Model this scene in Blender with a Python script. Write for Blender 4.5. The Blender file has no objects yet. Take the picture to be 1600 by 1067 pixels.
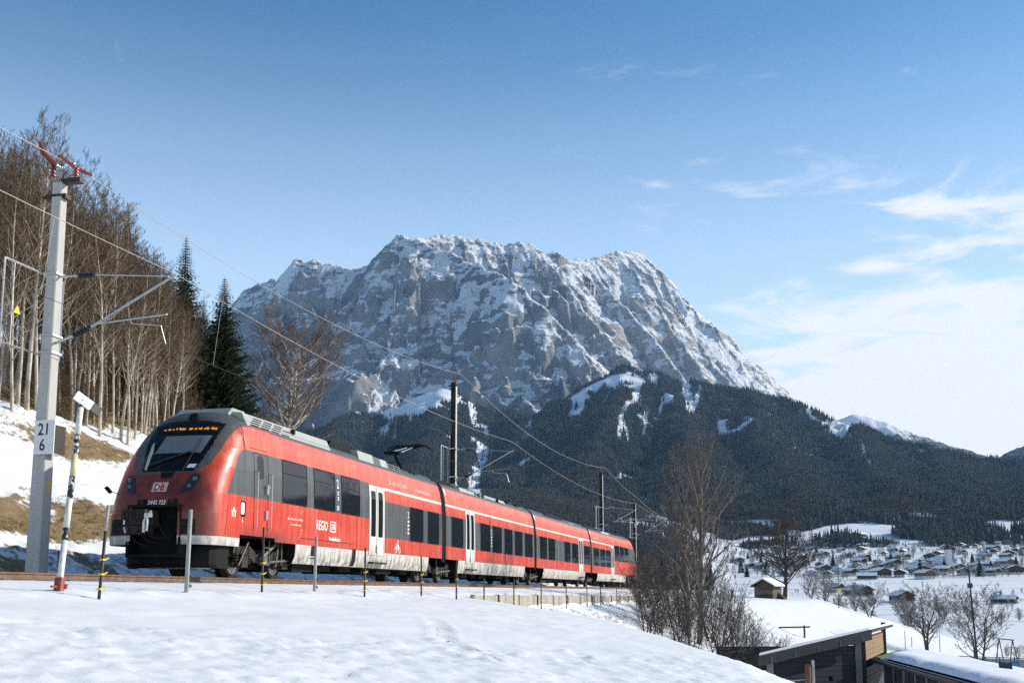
import bpy, math, random
import numpy as np
from mathutils import Vector

# ------------------------------------------------------------------ camera, sky, sun, exposure
SC = bpy.context.scene
COL = SC.collection
CAM_Z = -0.3655
PITCH = math.radians(8.1154)
FPX, PPY = 1666.5, 686.8            # focal length and principal row, in pixels of a 1600 px wide picture
cam_data = bpy.data.cameras.new('camera')
cam_data.sensor_width = 36.0
cam_data.lens = 36.0 * FPX / 1600.0
cam_data.shift_y = (PPY - 533.5) / 1600.0
cam_data.clip_start = 0.1
cam_data.clip_end = 60000
cam = bpy.data.objects.new('camera', cam_data)
cam.location = (0, 0, CAM_Z)
cam.rotation_euler = (math.pi / 2 + PITCH, 0, 0)
COL.objects.link(cam)
SC.camera = cam

SUN_AZ = math.radians(71)            # clockwise from the viewing direction (+Y)
SUN_EL = math.radians(26.5)
sun_dir = Vector((math.sin(SUN_AZ) * math.cos(SUN_EL), math.cos(SUN_AZ) * math.cos(SUN_EL), math.sin(SUN_EL)))
sl_ = bpy.data.lights.new('sun', 'SUN')
sl_.energy = 5.0
sl_.angle = math.radians(0.53)
sl_.color = (1.0, 0.94, 0.85)
sun = bpy.data.objects.new('sun', sl_)
sun.rotation_euler = (-sun_dir).to_track_quat('-Z', 'Y').to_euler()
sun.location = (60, 20, 80)
COL.objects.link(sun)

world = bpy.data.worlds.new('World')
SC.world = world
world.use_nodes = True
wn, wl = world.node_tree.nodes, world.node_tree.links
wn.clear()
w_out = wn.new('ShaderNodeOutputWorld')
w_bg = wn.new('ShaderNodeBackground')
w_sky = wn.new('ShaderNodeTexSky')
w_sky.sky_type = 'NISHITA'
w_sky.sun_disc = False
w_sky.sun_elevation = SUN_EL
w_sky.sun_rotation = SUN_AZ
w_sky.altitude = 1000
w_sky.air_density = 1.0
w_sky.dust_density = 0.4
w_sky.ozone_density = 1.0
w_bg.inputs['Strength'].default_value = 0.12
def wnode(t, **kw):
    n = wn.new(t)
    for k, v in kw.items(): setattr(n, k, v)
    return n
def wmath(op, a, b=None, c=None):
    n = wn.new('ShaderNodeMath'); n.operation = op
    for i, v in enumerate((a, b, c)):
        if v is None: continue
        if isinstance(v, (int, float)): n.inputs[i].default_value = v
        else: wl.new(v, n.inputs[i])
    return n.outputs[0]
def wsmooth(v, a, b):
    n = wn.new('ShaderNodeMapRange'); n.interpolation_type = 'SMOOTHSTEP'
    wl.new(v, n.inputs[0]); n.inputs[1].default_value = a; n.inputs[2].default_value = b
    return n.outputs[0]
w_tc = wnode('ShaderNodeTexCoord')
w_sep = wnode('ShaderNodeSeparateXYZ'); wl.new(w_tc.outputs['Generated'], w_sep.inputs[0])
# a flat cloud sheet seen in perspective: divide the direction by its height
zc_ = wmath('MAXIMUM', w_sep.outputs[2], 0.03)
zc2 = wmath('ADD', zc_, 0.10)
w_comb = wnode('ShaderNodeCombineXYZ')
wl.new(wmath('DIVIDE', w_sep.outputs[0], zc2), w_comb.inputs[0])
wl.new(wmath('DIVIDE', w_sep.outputs[1], zc2), w_comb.inputs[1])
def wnoise(scale, detail, rough, dist, sx, sy, rot, off=(0, 0, 0)):
    m = wn.new('ShaderNodeMapping'); wl.new(w_comb.outputs[0], m.inputs[0])
    m.inputs['Scale'].default_value = (sx, sy, 1); m.inputs['Rotation'].default_value = (0, 0, rot); m.inputs['Location'].default_value = off
    n = wn.new('ShaderNodeTexNoise'); wl.new(m.outputs[0], n.inputs['Vector'])
    n.inputs['Scale'].default_value = scale; n.inputs['Detail'].default_value = detail
    n.inputs['Roughness'].default_value = rough; n.inputs['Distortion'].default_value = dist
    return n.outputs['Fac']
c_big = wnoise(0.8, 3, 0.5, 0.4, 1, 1, 0.4, (3.1, 1.7, 0))
c_fine = wnoise(2.1, 10, 0.60, 0.9, 1.0, 1.35, 0.7, (0.9, 0.6, 0))
c_wisp = wnoise(4.5, 9, 0.66, 0.9, 0.9, 1.5, 0.9, (1.3, 4.2, 0))
# the sheet thickens low in the sky and towards the sun's side
c_az = wmath('MULTIPLY', w_sep.outputs[0], 1.0)
c_side = wsmooth(c_az, 0.0, 0.36)
c_low = wmath('SUBTRACT', 1.0, wsmooth(w_sep.outputs[2], 0.12, 0.50))
c_amt = wmath('MULTIPLY', c_low, c_side)
c_sum = wmath('ADD', wmath('ADD', wmath('MULTIPLY', c_fine, 1.6), wmath('MULTIPLY', c_big, 0.35)), wmath('MULTIPLY', c_amt, 0.82))
c_mask = wsmooth(c_sum, 1.24, 1.56)
# thin wisps higher up
c_hi = wmath('MULTIPLY', wsmooth(wmath('ADD', c_wisp, wmath('MULTIPLY', c_big, 0.45)), 0.80, 1.0), wmath('MULTIPLY', wsmooth(c_az, -0.02, 0.25), 0.36))
c_mask = wmath('MULTIPLY', wmath('MAXIMUM', c_mask, c_hi), 0.95)
w_mix = wnode('ShaderNodeMix', data_type='RGBA')
wl.new(c_mask, w_mix.inputs[0])
w_grade = wnode('ShaderNodeMix', data_type='RGBA', blend_type='MULTIPLY')
w_grade.inputs[0].default_value = 1.0
w_grade.inputs[7].default_value = (0.44, 0.88, 1.10, 1)
wl.new(w_sky.outputs[0], w_grade.inputs[6])
# a thin pale veil that thickens towards the horizon, all the way round
w_veil = wnode('ShaderNodeMix', data_type='RGBA')
wl.new(wmath('MULTIPLY', wmath('SUBTRACT', 1.0, wsmooth(w_sep.outputs[2], 0.15, 0.53)), 0.92), w_veil.inputs[0])
wl.new(w_grade.outputs[2], w_veil.inputs[6])
w_veil.inputs[7].default_value = (5.2, 6.9, 8.8, 1)
wl.new(w_veil.outputs[2], w_mix.inputs[6])
w_mix.inputs[7].default_value = (7.0, 7.1, 7.3, 1)
wl.new(w_mix.outputs[2], w_bg.inputs[0])
wl.new(w_bg.outputs[0], w_out.inputs[0])

SC.render.engine = 'CYCLES'
SC.view_settings.view_transform = 'Standard'
SC.view_settings.look = 'None'
SC.view_settings.exposure = 0.22
SC.view_settings.gamma = 1.0
SC.view_settings.use_curve_mapping = False
SC.cycles.max_bounces = 6
SC.cycles.diffuse_bounces = 3
SC.cycles.transparent_max_bounces = 16
SC.cycles.use_denoising = False
SC.cycles.denoiser = 'OPENIMAGEDENOISE'
SC.cycles.denoising_input_passes = 'RGB_ALBEDO_NORMAL'
SC.cycles.denoising_prefilter = 'ACCURATE'

# ------------------------------------------------------------------ where things are
PHI, LC, S0, KT = 0.2331, -14.2341, 21.3383, 0.0007     # track azimuth, lateral offset, start and curvature
UX, UY = math.sin(PHI), math.cos(PHI)
NX, NY = math.cos(PHI), -math.sin(PHI)
def T(s, l, z):
    """track coordinates (metres along from the train's front, metres towards the field, height over the rail) to the world"""
    a = KT * s
    ds = math.sin(a) / KT; dl = (1 - math.cos(a)) / KT
    p = S0 + ds - l * math.sin(a); q = LC + dl + l * math.cos(a)
    return (UX * p + NX * q, UY * p + NY * q, z)
def ray(px, py):
    a = (px - 800) / FPX; b = (PPY - py) / FPX
    d = (a, math.cos(PITCH) - b * math.sin(PITCH), math.sin(PITCH) + b * math.cos(PITCH))
    return (d[0] / d[1], d[2] / d[1])
def at(px, py, Y):
    r = ray(px, py)
    return (r[0] * Y, Y, CAM_Z + r[1] * Y)
def track_sl(x, y):
    s = UX * x + UY * y - S0; l = NX * x + NY * y - LC
    return s, l - np.where(s > 0, KT * np.minimum(s, 120) ** 2 / 2, 0)

# ------------------------------------------------------------------ noise
def _hash(ix, iy, seed):
    h = (ix.astype(np.int64) * 374761393 + iy.astype(np.int64) * 668265263 + seed * 974634777) & 0xffffffff
    h = ((h ^ (h >> 13)) * 1274126177) & 0xffffffff
    return (h ^ (h >> 16)) & 0xffff
def gnoise(x, y, seed=0):
    x = np.asarray(x, float); y = np.asarray(y, float)
    ix = np.floor(x); iy = np.floor(y); fx = x - ix; fy = y - iy
    ux = fx * fx * fx * (fx * (fx * 6 - 15) + 10); uy = fy * fy * fy * (fy * (fy * 6 - 15) + 10)
    def g(dx, dy):
        a = _hash(ix + dx, iy + dy, seed) * (2 * np.pi / 65536)
        return np.cos(a) * (fx - dx) + np.sin(a) * (fy - dy)
    a = g(0, 0); b = g(1, 0); c = g(0, 1); d = g(1, 1)
    return ((a + (b - a) * ux) * (1 - uy) + (c + (d - c) * ux) * uy) * 1.5
def fbm(x, y, oct=5, seed=0, gain=0.5, lac=2.03):
    s = 0; a = 1; t = 0
    for i in range(oct):
        s = s + a * gnoise(x, y, seed + i); t += a; a *= gain; x = x * lac + 13.7; y = y * lac - 7.3
    return s / t
def ridged(x, y, oct=5, seed=0, gain=0.5, lac=2.1):
    s = 0; a = 1; t = 0
    for i in range(oct):
        n = 1 - np.abs(gnoise(x, y, seed + i)) * 1.6
        s = s + a * n * np.abs(n); t += a; a *= gain; x = x * lac + 5.1; y = y * lac + 9.2
    return s / t
def sstep(a, b, x):
    t = np.clip((x - a) / (b - a), 0, 1); return t * t * (3 - 2 * t)

# ------------------------------------------------------------------ mesh building
class MB:
    """collects shapes; build() links them as one mesh object"""
    def __init__(s, xf=None): s.v = []; s.f = []; s.m = []; s.xf = xf
    def add(s, vs, fs, m=0):
        k = len(s.v)
        s.v.extend([s.xf(*p) for p in vs] if s.xf else [tuple(p) for p in vs])
        s.f.extend([tuple(i + k for i in f) for f in fs]); s.m.extend([m] * len(fs))
    def box(s, x0, x1, y0, y1, z0, z1, m=0):
        s.add([(x0,y0,z0),(x1,y0,z0),(x1,y1,z0),(x0,y1,z0),(x0,y0,z1),(x1,y0,z1),(x1,y1,z1),(x0,y1,z1)],
              [(0,3,2,1),(4,5,6,7),(0,1,5,4),(1,2,6,5),(2,3,7,6),(3,0,4,7)], m)
    def obox(s, c, ax, ay, az, m=0):
        """box from its centre and three half axes"""
        c, ax, ay, az = map(Vector, (c, ax, ay, az))
        s.add([c-ax-ay-az, c+ax-ay-az, c+ax+ay-az, c-ax+ay-az, c-ax-ay+az, c+ax-ay+az, c+ax+ay+az, c-ax+ay+az],
              [(0,3,2,1),(4,5,6,7),(0,1,5,4),(1,2,6,5),(2,3,7,6),(3,0,4,7)], m)
    def tube(s, pts, rad, n=6, m=0, cap=True):
        pts = [Vector(p) for p in pts]
        if isinstance(rad, (int, float)): rad = [rad] * len(pts)
        vs = []; fs = []; prev = None
        for i, p in enumerate(pts):
            d = (pts[min(i+1, len(pts)-1)] - pts[max(i-1, 0)])
            if d.length < 1e-9: d = Vector((0, 0, 1))
            d.normalize()
            if prev is None:
                a = d.cross(Vector((0, 0, 1)) if abs(d.z) < 0.9 else Vector((1, 0, 0)))
            else:
                a = prev - d * prev.dot(d)
            if a.length < 1e-9: a = d.orthogonal()
            a.normalize(); prev = a; b = d.cross(a)
            for k in range(n):
                t = 2 * math.pi * k / n
                vs.append(p + (a * math.cos(t) + b * math.sin(t)) * rad[i])
        for i in range(len(pts) - 1):
            for k in range(n):
                fs.append((i*n+k, i*n+(k+1) % n, (i+1)*n+(k+1) % n, (i+1)*n+k))
        if cap:
            fs.append(tuple(reversed(range(n)))); fs.append(tuple(range((len(pts)-1)*n, len(pts)*n)))
        s.add(vs, fs, m)
    def lathe(s, c, axis, prof, n=16, m=0):
        """prof: (distance along the axis, radius)"""
        c = Vector(c); d = Vector(axis).normalized(); a = d.orthogonal().normalized(); b = d.cross(a)
        s_ = []; fs = []
        for h, r in prof:
            for k in range(n):
                t = 2 * math.pi * k / n
                s_.append(c + d * h + (a * math.cos(t) + b * math.sin(t)) * r)
        for i in range(len(prof) - 1):
            for k in range(n): fs.append((i*n+k, i*n+(k+1) % n, (i+1)*n+(k+1) % n, (i+1)*n+k))
        fs.append(tuple(reversed(range(n)))); fs.append(tuple(range((len(prof)-1)*n, len(prof)*n)))
        s.add(s_, fs, m)
    def prism(s, poly, ax, h0, h1, m=0):
        """polygon (2-D) swept along axis 0/1/2 from h0 to h1"""
        def p3(p, h): return {0: (h, p[0], p[1]), 1: (p[0], h, p[1]), 2: (p[0], p[1], h)}[ax]
        n = len(poly)
        vs = [p3(p, h0) for p in poly] + [p3(p, h1) for p in poly]
        s.add(vs, [tuple(reversed(range(n))), tuple(range(n, 2*n))] + [(i, (i+1) % n, n+(i+1) % n, n+i) for i in range(n)], m)
    def data(s, name, mats, smooth=False, origin=None):
        me = bpy.data.meshes.new(name)
        v = s.v if origin is None else [(a-origin[0], b-origin[1], c-origin[2]) for a, b, c in s.v]
        me.from_pydata(v, [], s.f)
        for m in (mats if isinstance(mats, (list, tuple)) else [mats]): me.materials.append(m)
        if any(s.m): me.polygons.foreach_set('material_index', s.m)
        if smooth: me.polygons.foreach_set('use_smooth', [True] * len(s.f))
        me.update()
        return me
    def build(s, name, mats, parent=None, smooth=False, origin=None):
        return link(name, s.data(name, mats, smooth, origin), parent)
def islands(mb):
    """split a builder into one builder per loose piece"""
    par = list(range(len(mb.v)))
    def find(a):
        while par[a] != a: par[a] = par[par[a]]; a = par[a]
        return a
    for f in mb.f:
        for i in f[1:]: par[find(i)] = find(f[0])
    out = {}
    for f, k in zip(mb.f, mb.m):
        q = out.setdefault(find(f[0]), (MB(), {}))
        for i in f:
            if i not in q[1]: q[1][i] = len(q[0].v); q[0].v.append(mb.v[i])
        q[0].f.append(tuple(q[1][i] for i in f)); q[0].m.append(k)
    return [q[0] for q in out.values()]
def link(name, me, parent=None):
    o = bpy.data.objects.new(name, me); COL.objects.link(o); o.parent = parent
    return o
def fix_normals(me):
    import bmesh
    bm = bmesh.new(); bm.from_mesh(me); bmesh.ops.recalc_face_normals(bm, faces=bm.faces); bm.to_mesh(me); bm.free()
def tag(o, label=None, cat=None, group=None, kind=None):
    for k, v in (('label', label), ('category', cat), ('group', group), ('kind', kind)):
        if v: o[k] = v
    return o
def thing(name, loc, label, cat, group=None, rz=0.0, scale=None):
    o = bpy.data.objects.new(name, None); COL.objects.link(o)
    o.location = loc; o.rotation_euler = (0, 0, rz); o.empty_display_size = 0.3
    if scale: o.scale = (scale,) * 3 if isinstance(scale, (int, float)) else scale
    return tag(o, label, cat, group)
def np_mesh(name, V, F, mat, smooth=True):
    me = bpy.data.meshes.new(name)
    V = np.asarray(V, np.float32); F = np.asarray(F, np.int32)
    me.vertices.add(len(V)); me.vertices.foreach_set('co', V.ravel())
    k = F.shape[1]
    me.loops.add(F.size); me.loops.foreach_set('vertex_index', F.ravel())
    me.polygons.add(len(F)); me.polygons.foreach_set('loop_start', np.arange(0, F.size, k, dtype=np.int32))
    me.polygons.foreach_set('loop_total', np.full(len(F), k, np.int32))
    if smooth: me.polygons.foreach_set('use_smooth', np.ones(len(F), bool))
    me.materials.append(mat); me.update(); me.validate()
    return me
def grid_faces(nr, nc):
    i = np.arange(nr * nc).reshape(nr, nc)
    return np.stack([i[:-1, :-1], i[:-1, 1:], i[1:, 1:], i[1:, :-1]], -1).reshape(-1, 4)

# ------------------------------------------------------------------ materials
class NT:
    def __init__(s, name):
        s.m = bpy.data.materials.new(name); s.m.use_nodes = True
        s.n = s.m.node_tree.nodes; s.l = s.m.node_tree.links
        s.b = s.n['Principled BSDF']; s.out = s.n['Material Output']
    def node(s, t, **kw):
        n = s.n.new(t)
        for k, v in kw.items(): setattr(n, k, v)
        return n
    def put(s, sock, v):
        if v is None: return
        if hasattr(v, 'is_output'): s.l.new(v, sock)
        elif isinstance(v, (tuple, list)) and len(v) == 3 and sock.type == 'RGBA': sock.default_value = (*v, 1)
        else: sock.default_value = v
    def math(s, op, a, b=None, c=None, clamp=False):
        n = s.node('ShaderNodeMath', operation=op, use_clamp=clamp)
        for i, v in enumerate((a, b, c)): s.put(n.inputs[i], v)
        return n.outputs[0]
    def coord(s, kind='Object'): return s.node('ShaderNodeTexCoord').outputs[kind]
    def pos(s): return s.node('ShaderNodeNewGeometry').outputs['Position']
    def normal(s): return s.node('ShaderNodeNewGeometry').outputs['Normal']
    def sep(s, v): 
        n = s.node('ShaderNodeSeparateXYZ'); s.l.new(v, n.inputs[0]); return n.outputs
    def noise(s, vec, scale, detail=4, rough=0.55, dist=0.0, stretch=None):
        if stretch:
            m = s.node('ShaderNodeMapping'); s.l.new(vec, m.inputs[0]); m.inputs['Scale'].default_value = stretch; vec = m.outputs[0]
        n = s.node('ShaderNodeTexNoise'); s.l.new(vec, n.inputs['Vector'])
        n.inputs['Scale'].default_value = scale; n.inputs['Detail'].default_value = detail
        n.inputs['Roughness'].default_value = rough; n.inputs['Distortion'].default_value = dist
        return n.outputs['Fac']
    def step(s, v, a, b, lo=0.0, hi=1.0):
        n = s.node('ShaderNodeMapRange', interpolation_type='SMOOTHSTEP')
        s.put(n.inputs[0], v); n.inputs[1].default_value = a; n.inputs[2].default_value = b
        n.inputs[3].default_value = lo; n.inputs[4].default_value = hi
        return n.outputs[0]
    def mix(s, f, a, b, mode='MIX'):
        n = s.node('ShaderNodeMix', data_type='RGBA', blend_type=mode)
        s.put(n.inputs[0], f); s.put(n.inputs[6], a); s.put(n.inputs[7], b)
        return n.outputs[2]
    def set(s, color=None, rough=None, metal=None, spec=None, bump=None, bdist=0.02, bstr=0.5, **kw):
        s.put(s.b.inputs['Base Color'], color); s.put(s.b.inputs['Roughness'], rough)
        s.put(s.b.inputs['Metallic'], metal); s.put(s.b.inputs['Specular IOR Level'], spec)
        if bump is not None:
            n = s.node('ShaderNodeBump'); s.l.new(bump, n.inputs['Height'])
            n.inputs['Distance'].default_value = bdist; n.inputs['Strength'].default_value = bstr
            s.l.new(n.outputs[0], s.b.inputs['Normal'])
        for k, v in kw.items(): s.put(s.b.inputs[k.replace('_', ' ')], v)
        return s.m
def plain(name, color, rough=0.6, metal=0.0, var=0.12, scale=6.0, spec=0.5):
    """a plain colour with a little uneven dirt and wear"""
    t = NT(name); p = t.coord()
    n = t.noise(p, scale, 5, 0.6)
    c = t.mix(t.step(n, 0.3, 0.75), tuple(x * (1 - var) for x in color), tuple(min(1, x * (1 + var)) for x in color))
    return t.set(c, t.step(n, 0.2, 0.8, max(0.05, rough - 0.08), min(1, rough + 0.08)), metal, spec)
# ------------------------------------------------------------------ the lie of the land (heights over the rail)
V_Y = [-200, 0, 60, 200, 400, 600, 900, 1200, 1600, 2200, 3000]
V_Z = [-3.5, -4, -5.6, -11.5, -9.5, -5, 6, 26, 62, 140, 230]
def valley(x, y):
    r = np.interp(y + 0.12 * np.abs(x), V_Y, V_Z)
    return r + fbm(x / 160, y / 160, 3, 31) * 1.6 * sstep(120, 500, y)
E_S = [-80, -21, -1, 4, 8.5, 10.5, 13, 60, 90, 140]
E_L = [17, 15.6, 13.4, 11.5, 9.6, 7.4, 5.6, 5.6, 15, 15]
def hill(s, l):
    """the hillside that carries the track: bank on the left, field falling away on the right"""
    d = -l - 4.3
    bank = -0.55 + 0.6 * np.minimum(np.maximum(d, 0), 13) + 0.42 * np.clip(d - 13, 0, 50) + 0.1 * np.maximum(d - 63, 0)
    bank = bank + (fbm(s / 9, l / 9, 4, 5) * 0.9 + fbm(s / 2.2, l / 2.2, 3, 9) * 0.16) * sstep(0.3, 5, d)
    fade = 1 - sstep(48, 125, s)
    zl = -0.55 + (bank + 0.55) * fade
    edge = np.interp(s, E_S, E_L)
    m1 = np.interp(s, [0, 12, 45, 80, 100], [0.152, 0.15, 0.15, 0.07, 0.07])
    m2 = np.interp(s, [-30, -4, 12, 50, 90, 150], [0.40, 0.56, 0.54, 0.46, 0.40, 0.3])
    r = np.maximum(l - 2.4, 0)
    # a low berm of ploughed snow along the fence, then the field
    zr = -0.20 - 0.13 * np.minimum(r, 3) - m1 * np.clip(l - 5.4, 0, None)
    over = l - edge
    soft = np.where(over > 0, over - 0.55 * (1 - np.exp(-np.maximum(over, 0) / 0.55)), 0)
    zr = zr - (m2 - m1) * soft
    # ground in front of the low concrete wall lies a step lower
    zr = zr - 0.42 * sstep(5.62, 5.72, l) * sstep(9.3, 9.6, s) * (1 - sstep(46, 54, s))
    bed = np.where(np.abs(l) < 2.4, -0.17, 0)
    z = np.where(l < -2.4, np.where(l < -4.3, zl, -0.17 - 0.2 * (-l - 2.4)), np.where(l > 2.4, zr, bed))
    return z
def ground_z(x, y):
    x = np.asarray(x, float); y = np.asarray(y, float)
    s, l = track_sl(x, y)
    h = hill(s, l)
    v = valley(x, y)
    # right side: smooth maximum of hillside and valley floor; far away only the valley is left
    k = 1.5
    hr = np.logaddexp(h / k, v / k) * k
    left = l < 3
    w = sstep(150, 320, s)
    vl = v + np.clip(-l - 20, 0, 400) * 0.16
    z = np.where(left, h * (1 - w) + np.maximum(vl, -2) * w, hr * (1 - w) + v * w)
    return z
def gz(x, y): return float(ground_z(np.array([x]), np.array([y]))[0])
def near_detail(s, l):
    """unevenness of the snow: ripples, ploughed clods in the lower left, tracks"""
    f = sstep(2.2, 5, l)
    z = fbm(s / 2.6, l / 1.4, 4, 41) * 0.032 * f
    z = z + fbm(s / 0.5, l / 0.5, 3, 45) * 0.006 * f
    # broken clods: a band of churned snow near the camera, left
    c = sstep(0.0, 1.6, l - (6.6 + 0.66 * (s + 10.3)) + fbm(s / 1.6, l / 1.6, 3, 77) * 1.5) * sstep(4.6, 5.6, l) * (1 - sstep(15.5, 18, l)) * (1 - sstep(0, 3, s))
    lump = np.maximum(ridged(s / 0.42, l / 0.42, 4, 51) - 0.34, 0) + 0.6 * np.maximum(ridged(s / 0.17, l / 0.17, 3, 53) - 0.34, 0)
    z = z + c * (lump * 0.075 + 0.10 * np.maximum(gnoise(s / 0.33, l / 0.27, 59) - 0.42, 0))
    # wind ripples
    z = z + f * np.abs(gnoise(s / 1.3 + l * 0.5, l / 0.45, 55)) * 0.012
    # shovelled berm along the fence line and by the posts
    b = np.exp(-((l - 4.9 - 0.5 * gnoise(s / 3, s * 0 + 2.2, 61)) / 0.45) ** 2) * sstep(-20, -8, s)
    z = z + b * (0.05 + 0.12 * np.maximum(fbm(s / 0.7, l / 0.7, 3, 63), 0))
    # bank behind the track: tussocks and slides
    g = sstep(3.3, 5, -l) * (1 - sstep(40, 60, -l))
    z = z + g * (np.abs(fbm(s / 0.8, l / 0.5, 3, 65)) * 0.30 + fbm(s / 3, l / 3, 3, 67) * 0.25)
    return z
# animal tracks crossing the snowfield, pressed into it
paw = []
for i in range(46):
    t = i / 45.0
    ss = -2.2 - 6.2 * t; ll = 8.2 + 2.7 * t ** 1.3 + 0.15 * math.sin(t * 6)
    sgn = 1 if i % 2 else -1
    paw.append((ss + 0.07 * sgn, ll + 0.05 * sgn))

def axis(*spans):
    out = []
    for a, b, st in spans:
        n = max(1, int(round((b - a) / st))); out += list(np.linspace(a, b, n, endpoint=False))
    return np.array(out + [spans[-1][1]])
def grow(a, b, st, k):
    out = [a]
    while out[-1] < b: out.append(out[-1] + st); st *= k
    return out[1:]
s_ax = np.concatenate([axis((-60, -24, 1.5), (-24, -16, 0.3), (-16, 6, 0.085), (6, 20, 0.2), (20, 70, 0.45), (70, 140, 1.0)), grow(140, 2900, 1.4, 1.035)])
l_ax = np.concatenate([-np.array(grow(60, 1500, 1.6, 1.09))[::-1], axis((-60, -24, 0.9), (-24, -2.4, 0.22), (-2.4, 2.4, 0.4), (2.4, 4, 0.12), (4, 15.5, 0.085), (15.5, 34, 0.3), (34, 80, 0.8)), grow(80, 2200, 1.1, 1.05)])
SS, LL = np.meshgrid(s_ax, l_ax, indexing='ij')
GX = UX * (SS + S0) + NX * (LL + LC); GY = UY * (SS + S0) + NY * (LL + LC)
ts, tl = track_sl(GX, GY)
GZ = ground_z(GX, GY)
nearm = (ts < 140) & (ts > -60) & (tl > -62) & (tl < 60)
GZ[nearm] += near_detail(ts[nearm], tl[nearm])
for a, b in paw:
    m = (np.abs(ts - a) < 0.35) & (np.abs(tl - b) < 0.35)
    d2 = (ts[m] - a) ** 2 + (tl[m] - b) ** 2
    GZ[m] += -0.10 * np.exp(-d2 / 0.085 ** 2) + 0.02 * np.exp(-(np.sqrt(d2) - 0.16) ** 2 / 0.05 ** 2)

def snow_material():
    t = NT('snow_and_dry_grass'); p = t.pos()
    sx, sy, sz = t.sep(p)
    # track coordinates: along and across, from the world position
    al = t.math('SUBTRACT', t.math('ADD', t.math('MULTIPLY', sx, UX), t.math('MULTIPLY', sy, UY)), S0)
    ac = t.math('SUBTRACT', t.math('ADD', t.math('MULTIPLY', sx, NX), t.math('MULTIPLY', sy, NY)), LC)
    # dry grass shows on the bank where the snow has slid off
    n1 = t.noise(p, 0.22, 5, 0.6, 0.4); n2 = t.noise(p, 2.4, 6, 0.7)
    b1 = t.math('MULTIPLY', t.step(ac, -10.6, -9.6), t.step(ac, -7.0, -8.0))
    b2 = t.math('MULTIPLY', t.step(ac, -17.5, -15.6), t.step(ac, -12.6, -14.2))
    b3 = t.step(ac, -17.2, -19.5)
    b0 = t.math('MULTIPLY', t.math('MULTIPLY', t.step(ac, -7.6, -6.6), t.step(ac, -3.4, -4.2)), 0.62)
    band = t.math('MAXIMUM', b0, t.math('MAXIMUM', t.math('MAXIMUM', b1, t.math('MULTIPLY', b2, 0.85)), b3))
    band = t.math('MULTIPLY', band, t.step(al, 150.0, 80.0))
    g = t.math('ADD', t.math('MULTIPLY', band, 0.42), t.math('ADD', t.math('MULTIPLY', n1, 0.75), t.math('MULTIPLY', n2, 0.55)))
    grass = t.math('MULTIPLY', t.step(g, 0.90, 0.99), t.step(band, 0.0, 0.12))
    # a few tufts through the snow by the wall on the right
    gc = t.mix(t.noise(p, 7.0, 4), (0.115, 0.075, 0.036), (0.34, 0.245, 0.125))
    sc_ = t.mix(t.step(t.noise(p, 0.8, 4), 0.35, 0.7), (0.76, 0.758, 0.752), (0.83, 0.822, 0.806))
    # fields far off: stubble and hedges dull the snow a little
    far = t.step(sy, 160.0, 420.0)
    nf = t.noise(p, 0.012, 5, 0.6, 0.0, (1.0, 3.0, 1.0))
    sc_ = t.mix(t.math('MULTIPLY', far, t.step(nf, 0.52, 0.66)), sc_, (0.50, 0.50, 0.50))
    col = t.mix(grass, sc_, gc)
    b = t.math('ADD', t.math('MULTIPLY', t.noise(p, 9.0, 5, 0.65), 0.7), t.math('MULTIPLY', t.noise(p, 45.0, 3, 0.6), 0.3))
    b = t.math('ADD', b, t.math('MULTIPLY', grass, t.noise(p, 30.0, 3)))
    return t.set(col, t.math('ADD', 0.55, t.math('MULTIPLY', grass, 0.35)), 0.0, 0.3, b, 0.05, 0.14)
M_SNOW = snow_material()
ground = link('ground', np_mesh('ground', np.stack([GX, GY, GZ], -1).reshape(-1, 3), grid_faces(*GX.shape)[:, ::-1], M_SNOW))
tag(ground, 'snow covered hillside, field and valley floor', kind='structure')

# ------------------------------------------------------------------ mountains
def ridge_pts(pts, n=8):
    """crest corners (given by sight line and distance) as world points"""
    return np.array([at(*p) for p in pts])
MASSIF = [ridge_pts(r) for r in (
    [(250,640,5900),(300,560,5700),(345,500,5550),(362,478,5500),(383,452,5450),(398,447,5430),(412,441,5420),(432,437,5400),(443,447,5370),(455,418,5300),(465,403,5260),(478,408,5250),(490,404,5240),(520,415,5220),(552,421,5200),(580,414,5180),(598,398,5150),(612,376,5110),(621,367,5090)],
    [(621,367,5090),(655,376,5040),(700,393,4950),(745,414,4850),(800,436,4720),(850,480,4600),(900,530,4480),(938,580,4330)],
    [(621,369,5090),(645,373,5350),(668,373,5480),(690,365,5560),(720,367,5600),(742,374,5610),(762,377,5620),(790,383,5640),(812,378,5660),(835,383,5680),(848,397,5720),(868,390,5790),(884,404,5850),(911,406,5950),(940,400,6050),(964,392,6130),(1002,394,6300),(1012,404,6340),(1030,430,6420),(1052,457,6500),(1085,481,6620),(1110,518,6700),(1150,560,6820),(1195,602,6950),(1228,630,7050),(1260,662,7120),(1300,710,7150)],
    # ribs that run down towards the valley
    [(465,403,5260),(478,455,5060),(505,520,4830),(545,580,4560),(570,625,4320)],
    [(383,452,5450),(395,520,5150),(420,590,4750),(440,640,4400)],
    [(552,421,5200),(575,490,4960),(610,550,4700),(655,610,4350)],
    [(640,380,5050),(660,460,4850),(700,540,4600),(735,610,4300)],
    [(745,414,4850),(770,500,4640),(800,575,4400),(815,630,4200)],
    [(835,383,5680),(890,450,5450),(945,520,5200),(990,575,4950)],
    [(911,406,5950),(955,460,5700),(1015,530,5400),(1065,595,5100)],
    [(964,392,6130),(1005,450,5900),(1065,530,5560),(1115,600,5200)],
    [(1002,394,6300),(1045,455,6080),(1105,545,5700),(1150,612,5350)],
    [(1052,457,6500),(1105,535,6150),(1165,605,5750)])]
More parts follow.
